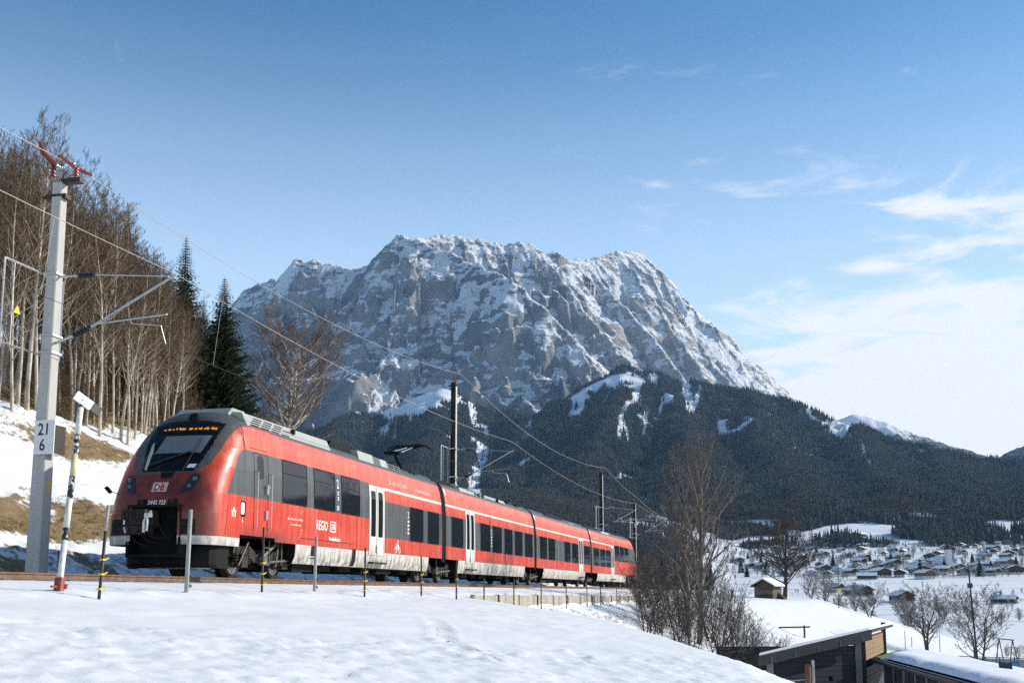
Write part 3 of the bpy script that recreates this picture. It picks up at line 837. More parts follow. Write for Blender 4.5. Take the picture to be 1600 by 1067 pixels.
WS = [(-0.56, 2.53), (0.80, 2.53), (0.90, 2.85), (0.97, 3.2), (1.0, 3.86), (0.60, 3.93), (0.10, 3.95), (-0.50, 3.93), (-0.92, 3.86), (-0.78, 3.2)]
GREY = [(-0.72, 2.50), (0.80, 2.50), (0.98, 2.60), (1.12, 2.74), (1.18, 3.10), (1.20, 3.60), (1.22, 3.84), (1.22, 4.4), (-1.5, 4.4), (-1.5, 3.80), (-1.14, 3.2), (-0.96, 2.8), (-0.82, 2.58)]
HOLE = [(-0.58, 0.5), (0.70, 0.5), (0.70, 1.61), (0.60, 1.64), (-0.54, 1.64)]
CABWIN = [(2.34, 2.03), (2.55, 2.40), (2.80, 2.85), (3.02, 3.12), (3.20, 3.21), (3.4, 3.225), (5.2, 3.225), (5.2, 2.03)]
ZL = sorted(set([.42, .52, .62, .74, .84, .95, 1.02, 1.48, 1.64, 2.03, 2.40, 2.53, 2.72, 3.10, 3.19, 3.225, 3.5, 3.7, 3.86, 3.94, 4.02, 4.08, 4.14, 4.19, 4.24, 4.28, 4.31, 4.33] + [round(1.0 + i * 0.12, 2) for i in range(24)]))
# mats: 0 red 1 white 2 band 3 roof grey 4 black
def side_mat(s, z, car):
    if z > 3.86: return 3
    if z < 0.95: return 1
    if 3.10 < z < 3.19 and 13.3 < s < 59.9: return 1
    hi = s < 11.85 or s > 61.2
    lo, up = (2.03, 3.225) if hi else (1.48, 2.72)
    if lo < z < up:
        if s < 5.2: return 2 if inside((s, z), CABWIN) else 0
        if s > 69.8: return 0
        return 2
    return 0
SKIRT = {0: (6.3, 18.1), 1: (22.0, 33.75), 2: (38.1, 50.1), 3: (54.5, 66.4)}
CARS = [(None, 19.76), (20.24, 35.88), (36.32, 51.98), (52.42, None)]
train = thing('passenger_train', T(1.4, 0, 0), 'red electric passenger train with dark window band rounding the snowy slope', 'train')
TO = tuple(train.location)
def tpart(mb, name, mats, parent=None, smooth=False):
    return mb.build(name, mats, parent or train, smooth, TO)
def tpieces(mb, name, mats, parent=None):
    for q in islands(mb): tpart(q, name, mats, parent)
def new(): return MB(T)
body = []
for ci, (a, b) in enumerate(CARS):
    m = new()
    s0_ = 5.0 if a is None else a; s1_ = 68.6 if b is None else b
    cols = list(np.linspace(s0_, s1_, int((s1_ - s0_) / 0.5) + 2)) + [x for x in (11.85, 13.3, 59.9, 61.2) if s0_ < x < s1_] + [x for x in SKIRT[ci] if s0_ < x < s1_]
    cols = sorted(set(round(float(c), 3) for c in cols))
    idx = {}
    def vid(s, z, sd):
        k = (round(s, 3), z, sd)
        if k not in idx:
            idx[k] = len(m.v); m.v.append(T(s, sd * W_(z), z))
        return idx[k]
    for c0, c1 in zip(cols[:-1], cols[1:]):
        for z0, z1 in zip(ZL[:-1], ZL[1:]):
            sm, zm_ = (c0 + c1) / 2, (z0 + z1) / 2
            if zm_ < 0.95:
                lo, up = SKIRT[ci]
                if not (lo <= sm <= up): continue
            k = side_mat(sm, zm_, ci)
            for sd in (1, -1):
                f = (vid(c0, z0, sd), vid(c1, z0, sd), vid(c1, z1, sd), vid(c0, z1, sd))
                m.f.append(f if sd > 0 else f[::-1]); m.m.append(k)
        zt = ZL[-1]
        m.f.append((vid(c0, zt, 1), vid(c1, zt, 1), vid(c1, zt, -1), vid(c0, zt, -1))); m.m.append(3)
    # nose ends, the far one mirrored
    if a is None or b is None:
        mir = b is None
        QN = 96
        qs = np.linspace(-1, 1, QN + 1)
        zl = sorted(set(ZL + [round(0.75 + 0.03 * i, 3) for i in range(119)]))
        zl = [z for z in zl if 0.745 <= z <= 4.33]
        ring = []
        for z in zl:
            row = []; sb = 5.0; w = W_(z); sbz = float(np.interp(z, ZB, SB)); sf = float(np.interp(z, ZF, SF))
            extra = [sb - (sb - sbz) * i / 14.0 for i in range(14)]
            path = [(e, -w) for e in extra]
            for q in qs:
                an = abs(q) * math.pi / 2
                path.append((sbz - (sbz - sf) * max(0, math.cos(an)) ** (2 / NE), math.copysign(w * math.sin(an) ** (2 / NE), q)))
            path += [(e, w) for e in reversed(extra)]
            for s, l in path:
                row.append(len(m.v)); m.v.append(T(S_END + 1.38 - s if mir else s, -l if mir else l, z))
                idx[('n', row[-1])] = (s, l)
            ring.append(row)
        for zi in range(len(zl) - 1):
            z0, z1 = zl[zi], zl[zi + 1]; zm_ = (z0 + z1) / 2
            for j in range(len(ring[0]) - 1):
                ps = [idx[('n', ring[zi + d][j + e])] for d in (0, 1) for e in (0, 1)]
                sm = sum(p[0] for p in ps) / 4; lm = sum(p[1] for p in ps) / 4
                front = sm < 3.45 and not (abs(lm) > 1.2 and sm > 2.4 and zm_ < 3.0)
                if zm_ < 0.95 and sm > 2.95: continue
                if zm_ < 1.06 and sm > 3.0 + (1.0 - zm_): continue
                if inside((lm, zm_), HOLE) and sm < 2.2: continue
                k = 3 if zm_ > 3.9 else 0
                if zm_ < 0.97 and sm < 3: k = 1
                elif front and sm < nose_s(0.99 * W_(zm_), zm_) + 0.25 and inside((lm, zm_), WS): k = 4
                elif inside((lm, zm_), GREY) and sm < 3.4 + (0.4 if zm_ > 3.7 else 0): k = 3
                elif abs(lm) > 1.1 and inside((sm, zm_), CABWIN): k = 2
                m.f.append((ring[zi][j], ring[zi][j + 1], ring[zi + 1][j + 1], ring[zi + 1][j])); m.m.append(k)
        m.f.append(tuple(ring[-1])); m.m.append(3)
    else: pass
    # dark end walls at the joints
    for e in ([b] if a is None else [a] if b is None else [a, b]):
        zz = [z for z in ZL if z >= 0.62]
        m.f.append(tuple([vid(e, z, 1) for z in zz] + [vid(e, z, -1) for z in reversed(zz)])); m.m.append(4)
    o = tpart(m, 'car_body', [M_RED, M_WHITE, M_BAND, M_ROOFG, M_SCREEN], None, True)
    fix_normals(o.data)
    tag(o, ('leading red car with raked cab front', 'second red car behind the raised pantograph', 'third red car with a cream door near its far end', 'rear red car half hidden by the thicket')[ci])
    body.append(o)
def car_of(s): return body[0 if s < 20 else 1 if s < 36.1 else 2 if s < 52.2 else 3]
def panel(m, s0, s1, z0, z1, off=0.006, deep=0.03, k=0, sd=1, r=0.0):
    """a curved plate lying on the side wall, with edges and (optionally) rounded corners"""
    zs = [z0] + [z for z in np.arange(math.ceil(z0 / 0.15) * 0.15, z1, 0.15) if z0 + 0.02 < z < z1 - 0.02] + [z1]
    if r > 0:
        zs = sorted(set(zs + [z0 + r * 0.3, z0 + r, z1 - r, z1 - r * 0.3]))
    vs = []; fs = []
    for z in zs:
        d = min(z - z0, z1 - z); ins = 0 if r <= 0 or d >= r else r - math.sqrt(max(0, r * r - (r - d) ** 2))
        for s, o_ in ((s0 + ins, off - deep), (s0 + ins, off), (s1 - ins, off), (s1 - ins, off - deep)):
            vs.append((s, sd * (W_(z) + o_), z))
    for i in range(len(zs) - 1):
        for j in range(3): fs.append((i*4+j, i*4+j+1, (i+1)*4+j+1, (i+1)*4+j) if sd < 0 else (i*4+j, (i+1)*4+j, (i+1)*4+j+1, i*4+j+1))
    n = len(zs) - 1
    fs.append((0, 1, 2, 3)); fs.append((n*4+3, n*4+2, n*4+1, n*4))
    m.add(vs, [f[::-1] for f in fs], k)
# windows
HI, LO = (2.06, 3.20), (1.50, 2.70)
for (s0_, s1_), (z0, z1) in ([((a, b), HI) for a, b in ((5.42, 6.96), (7.50, 9.0), (9.55, 11.02), (61.7, 63.5), (63.9, 65.7), (66.1, 67.8))] +
                             [((a, b), LO) for a, b in ((15.95, 17.40), (18.0, 19.33), (21.08, 22.66), (25.42, 27.0), (27.48, 29.06), (29.66, 31.12), (31.7, 33.2), (33.8, 35.44),
                                                        (37.25, 38.93), (39.37, 41.05), (43.77, 45.42), (46.02, 47.80), (49.85, 51.8), (53.2, 55.15), (55.7, 57.5), (57.95, 59.7))]):
    m = new(); panel(m, s0_, s1_, z0, z1, 0.005, 0.02, 0, 1, 0.09)
    w = tpart(m, 'window', M_GLASS, car_of(s0_)); fix_normals(w.data)
    m = new()   # rubber seal round the pane
    for q in ((s0_ - 0.035, s0_, z0 - 0.03, z1 + 0.03), (s1_, s1_ + 0.035, z0 - 0.03, z1 + 0.03)): panel(m, *q, 0.009, 0.02)
    for q in ((s0_, s1_, z0 - 0.03, z0), (s0_, s1_, z1, z1 + 0.03)): panel(m, *q, 0.009, 0.02)
    if z0 > 2: panel(m, s0_ + 0.02, s1_ - 0.02, z1 - 0.36, z1 - 0.335, 0.009, 0.02)
    w = tpart(m, 'window_seal', M_BLACK, car_of(s0_)); fix_normals(w.data)
# passenger doors: two leaves with tall panes
for s0_ in (11.86, 23.06, 48.06, 59.92):
    w_ = 1.40 if s0_ < 59 else 1.22
    m = new()
    for a, b in ((0, 0.06), (w_ - 0.06, w_)): panel(m, s0_ + a, s0_ + b, 0.84, 3.16, 0.02, 0.05)
    panel(m, s0_ + 0.06, s0_ + w_ - 0.06, 3.09, 3.16, 0.02, 0.05); panel(m, s0_ + 0.06, s0_ + w_ - 0.06, 0.84, 0.88, 0.02, 0.05)
    d = tpart(m, 'door', M_WHITE, train); fix_normals(d.data)
    lw = (w_ - 0.12 - 0.05) / 2
    for k in (0, 1):
        a = s0_ + 0.06 + k * (lw + 0.05)
        m = new(); panel(m, a, a + lw, 0.88, 3.09, 0.010, 0.03); l_ = tpart(m, 'door_leaf', M_WHITE, d); fix_normals(l_.data)
        m = new(); panel(m, a + 0.10, a + lw - 0.10, 1.46, 2.98, 0.016, 0.02, 0, 1, 0.05); l_ = tpart(m, 'door_pane', M_GLASS, d); fix_normals(l_.data)
    m = new(); panel(m, s0_ + w_ / 2 - 0.022, s0_ + w_ / 2 + 0.022, 0.88, 3.09, 0.004, 0.02); panel(m, s0_ + w_ / 2 - 0.10, s0_ + w_ / 2 - 0.04, 0.92, 1.16, 0.014, 0.02, 0)
    l_ = tpart(m, 'door_seal', M_BLACK, d); fix_normals(l_.data)
    m = new(); m.box(s0_ + 0.05, s0_ + w_ - 0.05, 1.40, 1.60, 0.56, 0.62); tpart(m, 'door_step', M_UNDER, d)
# driver's door with its narrow window, rails and handle
m = new()
for q in ((3.74, 3.755, 1.02, 3.20), (4.52, 4.535, 1.02, 3.20), (3.74, 4.535, 3.20, 3.215)): panel(m, *q, 0.004, 0.02)
cd_ = tpart(m, 'cab_door_seam', M_BLACK, body[0])
m = new(); panel(m, 3.93, 4.28, 2.54, 3.16, 0.006, 0.02, 0, 1, 0.12); o = tpart(m, 'cab_door_window', M_GLASS, body[0]); fix_normals(o.data)
for s in (3.80, 4.60):
    m = new(); lw = 1.463 + 0.075
    m.tube([(s, 1.44, 2.72), (s, lw, 2.70), (s, lw, 1.28), (s, 1.44, 1.24)], 0.016, 6)
    tpart(m, 'handrail', M_ALU, body[0])
m = new(); m.box(4.36, 4.44, 1.46, 1.53, 2.16, 2.42); m.box(4.33, 4.49, 1.50, 1.55, 2.34, 2.37); m.box(4.36, 4.44, 1.463, 1.52, 1.50, 1.74)
tpieces(m, 'cab_door_handle', M_ALU, body[0])
m = new(); panel(m, 3.05, 3.30, 1.50, 1.90, 0.004, 0.02, 0, 1, 0.04); tpart(m, 'hatch_recess', M_BLACK, body[0])
m = new(); panel(m, 3.06, 3.23, 1.56, 1.86, 0.008, 0.02, 0, 1, 0.04); tpart(m, 'hatch_flap', M_MARK, body[0])
# panel seams behind the nose and along the first car
m = new()
for i in range(24):
    z0 = 1.0 + i * 0.073; z1 = z0 + 0.073
    f = lambda z: 2.28 + 0.10 * math.sin((z - 1.0) / 1.75 * 3.0) - max(0, z - 2.35) ** 2 * 0.9
    for dz in (0,):
        p = []
        for z, s in ((z0, f(z0)), (z1, f(z1))):
            l0 = min(W_(z), W_(z) * (1 - max(0.0, (float(np.interp(z, ZB, SB)) - s) / 1.2) ** NE * 0.55)) + 0.004
            p += [(s, l0, z), (s + 0.018, l0 + 0.002, z)]
        m.add([p[0], p[1], p[3], p[2]], [(0, 1, 2, 3)])
panel(m, 3.27, 3.285, 3.2, 3.86, 0.003, 0.01); panel(m, 3.5, 4.5, 3.30, 3.312, 0.003, 0.01)
panel(m, 6.6, 10.5, 1.13, 1.145, 0.003, 0.01)
tag(tpart(m, 'body_seam', M_BLACK, body[0]), kind='stuff')
m = new(); panel(m, 7.35, 7.72, 0.58, 0.95, 0.004, 0.02); panel(m, 10.45, 10.75, 0.44, 0.98, 0.004, 0.02)
tpieces(m, 'skirt_slot', M_BLACK, body[0])
# black bellows between the cars
for j in (20.0, 36.1, 52.2):
    m = new()
    for k in range(5):
        a = j - 0.24 + k * 0.096
        zz = [z for z in ZL if z >= 0.75]; ins = 0.03 if k % 2 else 0.07
        vs = [(s, sd * (W_(z) - ins), z - (0.02 if z > 4 else 0)) for s in (a, a + 0.096) for sd, zl_ in ((1, zz), (-1, zz[::-1])) for z in zl_]
        n = len(vs) // 2
        m.add(vs, [(i, (i + 1) % n, n + (i + 1) % n, n + i) for i in range(n)])
    o = tpart(m, 'gangway_bellows', M_BLACK, train); fix_normals(o.data)

# ------------------------------------------------------------------ cab front details
def on_nose(l, z, off=0.0): return (nose_s(l, z) - off, l, z)
def front_patch(name, poly, mat, off=0.012, parent=None, n=14):
    """a patch of the cab front, cut to an outline given across and up"""
    xs = [p[0] for p in poly]; zs = [p[1] for p in poly]; z0, z1 = min(zs), max(zs)
    m = new(); rows = []
    for i in range(n + 1):
        z = z0 + (z1 - z0) * i / n; zz = min(max(z, z0 + 1e-4), z1 - 1e-4); cr = []
        for (xa, za), (xb, zb) in zip(poly, poly[1:] + poly[:1]):
            if (za > zz) != (zb > zz): cr.append(xa + (xb - xa) * (zz - za) / (zb - za))
        a, b = min(cr), max(cr)
        rows.append([on_nose(a + (b - a) * j / n, z, off) for j in range(n + 1)])
    m.add([p for r in rows for p in r], [(i*(n+1)+j, i*(n+1)+j+1, (i+1)*(n+1)+j+1, (i+1)*(n+1)+j) for i in range(n) for j in range(n)])
    o = tpart(m, name, mat, parent or body[0], True); fix_normals(o.data); return o
M_LAMP = plain('dull_lamp_reflector', (0.16, 0.19, 0.20), 0.25, 0.7, 0.2)
hr = [(0.60, 1.97), (0.74, 2.30), (0.80, 2.43), (0.90, 2.47), (1.00, 2.45), (1.0, 2.34), (0.94, 2.16), (0.86, 2.04), (0.72, 1.975)]
for sd in (1, -1):
    hp = [(sd * x - (0.0 if sd > 0 else -0.06), z) for x, z in hr]
    hl = front_patch('headlight', hp, M_LENS, 0.016)
    for l, z, r in ((0.90, 2.34, 0.055), (0.82, 2.16, 0.045)):
        p = on_nose(sd * l + (0.06 if sd < 0 else 0), z, 0.03)
        m = new(); m.lathe(p, (-1, 0, 0.35), [(-0.02, r), (0.012, r), (0.016, r * 0.75), (0.0, r * 0.4)], 14)
        tpart(m, 'lamp_reflector', M_LAMP, hl)
front_patch('sun_blind', [(-0.42, 3.02), (0.80, 3.02), (0.88, 3.50), (-0.34, 3.50)], M_BLIND, 0.010)
front_patch('side_blind', [(-0.52, 2.58), (-0.44, 2.58), (-0.50, 3.10), (-0.60, 3.34), (-0.64, 3.30), (-0.57, 2.9)], plain('cream_side_blind', (0.42, 0.42, 0.34), 0.8), 0.010)
front_patch('display_panel', [(-0.72, 3.60), (0.95, 3.60), (0.98, 3.80), (-0.80, 3.80)], M_BLACK, 0.012)
# wiper, sticker, top lamp
m = new(); m.tube([on_nose(0.55, 2.54, 0.04), on_nose(0.62, 2.95, 0.05), on_nose(0.66, 3.36, 0.035)], 0.011, 5); m.tube([on_nose(0.58, 2.75, 0.03), on_nose(0.66, 3.40, 0.02)], 0.014, 4)
tpieces(m, 'wiper', M_UNDER, body[0])
m = new(); m.tube([on_nose(-0.42, 2.70, 0.05), on_nose(0.0, 2.86, 0.05), on_nose(0.55, 3.05, 0.05)], 0.022, 5); tpart(m, 'wiper_arm', M_UNDER, body[0])
front_patch('cab_sticker', [(0.60, 2.62), (0.80, 2.62), (0.83, 2.72), (0.64, 2.72)], M_MARK, 0.014, n=4)
front_patch('wiper_pivot_cover', [(0.02, 2.36), (0.30, 2.36), (0.36, 2.52), (-0.02, 2.52)], M_BLACK, 0.016, n=6)
m = new(); m.lathe((2.92, 0.13, 4.04), (-1, 0, 0.5), [(-0.25, 0.16), (0.0, 0.15), (0.04, 0.11), (0.0, 0.08)], 18); m.box(2.9, 3.3, 0.0, 0.26, 3.92, 4.08)
tpart(m, 'top_headlight', M_BLACK, body[0])
# side mirror post on the far side
m = new(); m.tube([on_nose(-1.40, 2.05, 0.0), (1.95, -1.52, 2.10)], 0.010, 5); m.obox((1.93, -1.55, 2.13), (0.02, 0.015, 0.02), (0, 0.03, 0.0), (-0.03, -0.05, 0.07)); tpart(m, 'mirror', M_BLACK, body[0])
# grilles by the coupler opening
for q in ([(0.76, 0.99), (1.09, 0.99), (1.09, 1.34), (0.76, 1.34)], [(-1.16, 0.99), (-0.74, 0.99), (-0.74, 1.36), (-1.16, 1.36)]):
    g = front_patch('grille', q, M_BLACK, 0.01, n=6)
    for i in range(6):
        z = q[0][1] + 0.03 + i * 0.055; m = new()
        m.tube([on_nose(q[0][0] + 0.02 + (q[1][0] - q[0][0] - 0.04) * j / 4, z, 0.02) for j in range(5)], 0.014, 4)
        tpart(m, 'grille_slat', M_UNDER, g)
# coupler in its dark recess
m = new()
m.box(1.75, 1.80, -0.75, 0.85, 0.45, 1.75); m.box(1.42, 1.80, -0.66, -0.60, 0.5, 1.66); m.box(1.42, 1.80, 0.72, 0.78, 0.5, 1.66); m.box(1.42, 1.80, -0.66, 0.78, 1.645, 1.70); m.box(1.42, 1.80, -0.66, 0.78, 0.45, 0.52)
tpieces(m, 'coupler_recess', M_BLACK, body[0])
m = new()
m.box(1.05, 1.6, -0.50, 0.10, 1.18, 1.30); m.box(1.0, 1.6, -0.54, 0.08, 1.30, 1.56); m.box(1.0, 1.5, -0.48, 0.02, 0.98, 1.17)
for i in range(6): m.box(0.97, 1.0, -0.50 + i * 0.095, -0.44 + i * 0.095, 1.33, 1.52)
m.box(0.96, 1.05, -0.50, -0.30, 1.0, 1.14); m.tube([(1.0, -0.15, 1.08), (0.93, -0.15, 1.08)], 0.09, 10); m.tube([(1.6, -0.2, 1.2), (1.9, -0.2, 1.2)], 0.12, 8)
cp = tpart(m, 'coupler', M_UNDER, train)
m = new()
m.tube([(0.98, 0.08, 1.02), (0.95, 0.10, 1.25), (0.97, 0.16, 1.42), (1.02, 0.24, 1.52)], 0.035, 6); m.tube([(0.98, 0.16, 1.05), (0.95, 0.19, 1.22), (0.97, 0.17, 1.40)], 0.028, 6)
m.box(0.95, 1.0, 0.10, 0.28, 1.36, 1.46); m.tube([(0.97, -0.42, 1.14), (0.94, -0.36, 1.0)], 0.03, 6); m.box(0.94, 0.97, -0.44, -0.40, 1.20, 1.30)
tpieces(m, 'coupler_hook', M_ALU, cp)
for k, (a, b, c) in enumerate((((1.2, -0.1, 1.0), (1.1, 0.1, 0.72), (1.5, 0.35, 0.80)), ((1.2, 0.05, 1.0), (1.1, 0.35, 0.78), (1.6, 0.62, 1.0)), ((1.2, -0.4, 1.0), (1.1, -0.2, 0.66), (1.5, 0.15, 0.72)), ((1.2, 0.3, 1.3), (1.15, 0.45, 0.95), (1.6, 0.5, 0.8)))):
    m = new(); A, B, C_ = map(Vector, (a, b, c)); m.tube([A * (1-t)**2 + B * 2*t*(1-t) + C_ * t*t for t in [i / 6 for i in range(7)]], 0.022, 6); tpart(m, 'coupler_hose', M_BLACK, cp)
# snow plough under the front
m = new(); pr = [(-1.16, 2.65), (-1.10, 2.15), (-0.88, 1.90), (-0.5, 1.78), (0, 1.74), (0.5, 1.76), (0.95, 1.84), (1.22, 2.0), (1.30, 2.2), (1.32, 2.75)]
vs = [(s, l, z) for z, k in ((0.80, 0.10), (0.56, 0.0), (0.30, 0.0), (0.20, 0.10)) for l, s in pr for s in (s + k,)]
n = len(pr); m.add(vs, [(i*n+j, i*n+j+1, (i+1)*n+j+1, (i+1)*n+j) for i in range(3) for j in range(n - 1)])
m.box(2.1, 2.6, -1.05, 1.2, 0.30, 0.70)
o = tpart(m, 'snow_plough', M_BLACK, train)
m = new(); m.tube([(1.80, -0.2, 0.20), (1.80, 0.5, 0.20), (1.92, 1.0, 0.20), (2.12, 1.2, 0.20)], 0.022, 6); tpart(m, 'plough_edge', M_STEEL, o)
# number plate area on the nose
m = new()
for l0, l1 in ((-0.40, -0.14), (0.40, 0.60)):
    pass
front_patch('jumper_socket', [(-0.42, 1.70), (-0.16, 1.70), (-0.16, 1.83), (-0.42, 1.83)], M_BLACK, 0.012, n=5)
front_patch('jumper_socket', [(0.40, 1.70), (0.62, 1.70), (0.62, 1.83), (0.40, 1.83)], M_BLACK, 0.012, n=5)
for l in (-0.29, 0.51):
    m = new(); m.lathe(on_nose(l, 1.765, 0.012), (-1, 0, 0.2), [(0, 0.055), (0.03, 0.055), (0.03, 0.03), (0.01, 0.03)], 14); tpart(m, 'jumper_plug', M_UNDER, body[0])

# ------------------------------------------------------------------ lettering
def text_shape(txt, size, shear=0.0, bold=0.0, spacing=1.0):
    cu = bpy.data.curves.new('lettering', 'FONT'); cu.body = txt; cu.size = size; cu.shear = shear; cu.offset = bold; cu.space_character = spacing
    cu.resolution_u = 2
    ob = bpy.data.objects.new('lettering', cu); COL.objects.link(ob)
    bpy.context.view_layer.update()
    dg = bpy.context.evaluated_depsgraph_get()
    me = bpy.data.meshes.new_from_object(ob.evaluated_get(dg))
    bpy.data.objects.remove(ob)
    v = [tuple(p.co) for p in me.vertices]; f = [tuple(p.vertices) for p in me.polygons]
    bpy.data.meshes.remove(me)
    return v, f
def side_text(txt, s, z, size, mat, name='lettering', parent=None, shear=0.0, bold=0.0, sx=1.0, rot=0, off=0.012, spacing=1.0):
    v, f = text_shape(txt, size, shear, bold, spacing)
    m = new(); out = []
    for x, y, _ in v:
        x *= sx
        if rot: x, y = -y, x
        zz = z + y; out.append((s + x, W_(zz) + off, zz))
    m.add(out, f); return tpart(m, name, mat, parent or car_of(s))
def front_text(txt, l, z, size, mat, name='lettering', shear=0.0, bold=0.0, off=0.022, sx=1.0):
    v, f = text_shape(txt, size, shear, bold)
    m = new(); m.add([on_nose(l + x * sx, z + y, off) for x, y, _ in v], f); return tpart(m, name, mat, body[0])
side_text('REGIO', 7.62, 1.44, 0.40, M_MARK, shear=0.12, bold=0.006, sx=0.72)
m = new(); panel(m, 8.66, 9.10, 1.42, 1.74, 0.006, 0.01, 0, 1, 0.05); o = tpart(m, 'logo', M_MARK, body[0])
m = new(); panel(m, 8.69, 9.07, 1.45, 1.71, 0.008, 0.01, 0, 1, 0.04); tpart(m, 'logo_field', M_RED, o)
side_text('DB', 8.73, 1.50, 0.24, M_MARK, parent=o, bold=0.004, sx=0.95)
side_text('Werdenfelsbahn', 8.55, 1.16, 0.17, M_MARK, bold=0.003, sx=0.78)
side_text('2', 9.14, 2.78, 0.40, M_MARK, bold=0.004, sx=0.75)
m = new()
for i in range(2):
    panel(m, 9.18, 9.30, 2.58 - i * 0.16, 2.60 - i * 0.16, 0.007, 0.01); panel(m, 9.18, 9.30, 2.66 - i * 0.16, 2.68 - i * 0.16, 0.007, 0.01); panel(m, 9.22 + 0.03 * i, 9.25 + 0.03 * i, 2.58 - i * 0.16, 2.68 - i * 0.16, 0.008, 0.01)
tag(tpart(m, 'pictogram', M_MARK, body[0]), kind='stuff')
m = new()
for i in range(3): panel(m, 9.17, 9.31, 2.12 + i * 0.05, 2.145 + i * 0.05, 0.007, 0.01)
tag(tpart(m, 'lettering', M_MARK, body[0]), kind='stuff')
for s, lab in ((15.62, '2'), (27.12, '2')):
    side_text(lab, s, 2.30, 0.34, M_MARK, bold=0.004, sx=0.8)
    m = new()
    for i in range(4): panel(m, s + 0.04, s + 0.18, 1.72 + i * 0.14, 1.79 + i * 0.14, 0.007, 0.01)
    tag(tpart(m, 'lettering', M_MARK, car_of(s)), kind='stuff')
side_text('Für Land und Leute.', 13.75, 3.36, 0.30, M_MARKF, bold=0.004, sx=0.82); side_text('www.werdenfelsbahn.de', 16.5, 3.34, 0.24, M_MARKF, bold=0.003, sx=0.80)
side_text('Für Land und Leute.', 53.3, 3.36, 0.30, M_MARKF, bold=0.004, sx=0.82)
m = new(); rr = random.Random(2)      # two lines of print too small to read
for z_, s_a, s_b in ((1.61, 5.75, 6.75), (1.46, 5.95, 6.60)):
    x = s_a
    while x < s_b:
        w = rr.uniform(0.03, 0.11); panel(m, x, min(x + w, s_b), z_, z_ + rr.uniform(0.035, 0.06), 0.005, 0.008); x += w + 0.03
tag(tpart(m, 'small_print', M_MARKF, body[0]), kind='stuff')
m = new()
for a, b in (((6.55, 1.80), (6.70, 1.95)), ((6.70, 1.95), (6.68, 1.78)), ((6.30, 1.20), (6.45, 1.10)), ((6.45, 1.10), (6.70, 1.38)), ((6.70, 1.38), (6.55, 1.34))):
    m.tube([(a[0], 1.463 + 0.006, a[1]), (b[0], 1.463 + 0.006, b[1])], 0.009, 4)
tag(tpart(m, 'lettering', M_MARKF, body[0]), kind='stuff')
# bicycle sign, child sign
m = new()
def ring_(c, r, w=0.016, n=18):
    for i in range(n):
        a0, a1 = 2 * math.pi * i / n, 2 * math.pi * (i + 1) / n
        m.tube([(c[0] + r * math.cos(a0), 1.463 + 0.006, c[1] + r * math.sin(a0)), (c[0] + r * math.cos(a1), 1.463 + 0.006, c[1] + r * math.sin(a1))], w, 4, cap=False)
ring_((14.42, 1.10), 0.10); ring_((14.78, 1.10), 0.10); ring_((14.60, 1.40), 0.035)
for a, b in (((14.42, 1.10), (14.52, 1.26)), ((14.52, 1.26), (14.70, 1.26)), ((14.70, 1.26), (14.58, 1.10)), ((14.58, 1.10), (14.52, 1.26)), ((14.70, 1.26), (14.78, 1.10)), ((14.56, 1.36), (14.66, 1.28)), ((14.55, 1.34), (14.50, 1.24)), ((14.50, 1.24), (14.60, 1.14))):
    m.tube([(a[0], 1.469, a[1]), (b[0], 1.469, b[1])], 0.018, 4)
tpart(m, 'bicycle_sign', M_MARK, body[0])
m = new()
for q in ((2.60, 2.63, 1.48, 1.60), (2.68, 2.71, 1.46, 1.62), (2.76, 2.79, 1.48, 1.60), (2.58, 2.81, 1.60, 1.635), (2.66, 2.74, 1.64, 1.70)): panel(m, *q, 0.006, 0.01)
tpieces(m, 'warning_sign', M_MARK, body[0])
m = new(); panel(m, 3.14, 3.17, 1.36, 1.46, 0.005, 0.01); tpart(m, 'arrow_mark', M_MARK, body[0])
front_text('DB', -0.075, 2.055, 0.22, M_LOGO_RED, bold=0.006, sx=1.0, off=0.030)
front_patch('logo', [(-0.13, 2.02), (0.27, 2.02), (0.27, 2.25), (-0.13, 2.25)], M_MARK, 0.014, n=6)
m = new()
for l0, l1, z0, z1 in ((-0.115, 0.255, 2.033, 2.045), (-0.115, 0.255, 2.225, 2.237), (-0.115, -0.10, 2.045, 2.225), (0.24, 0.255, 2.045, 2.225)):
    m.add([on_nose(l0, z0, 0.026), on_nose(l1, z0, 0.026), on_nose(l1, z1, 0.026), on_nose(l0, z1, 0.026)], [(0, 1, 2, 3)])
tpart(m, 'logo_border', M_LOGO_RED, body[0])
front_text('2442 725', -0.13, 1.70, 0.15, M_MARK, bold=0.002, sx=0.85)
m = new(); rr = random.Random(6)      # lit rows of the destination display, too coarse to read
for l_a, l_b in ((-0.50, 0.10), (0.20, 0.86)):
    x = l_a
    while x < l_b:
        w = rr.uniform(0.018, 0.045); z_ = 3.665 + rr.choice((0, 0, 0.012)); h_ = rr.choice((0.06, 0.045, 0.06, 0.03))
        m.add([on_nose(x, z_, 0.028), on_nose(x + w, z_, 0.028), on_nose(x + w, z_ + h_, 0.028), on_nose(x, z_ + h_, 0.028)], [(0, 1, 2, 3)]); x += w + rr.choice((0.012, 0.012, 0.05))
tag(tpart(m, 'destination_display', M_LED, body[0]), kind='stuff')

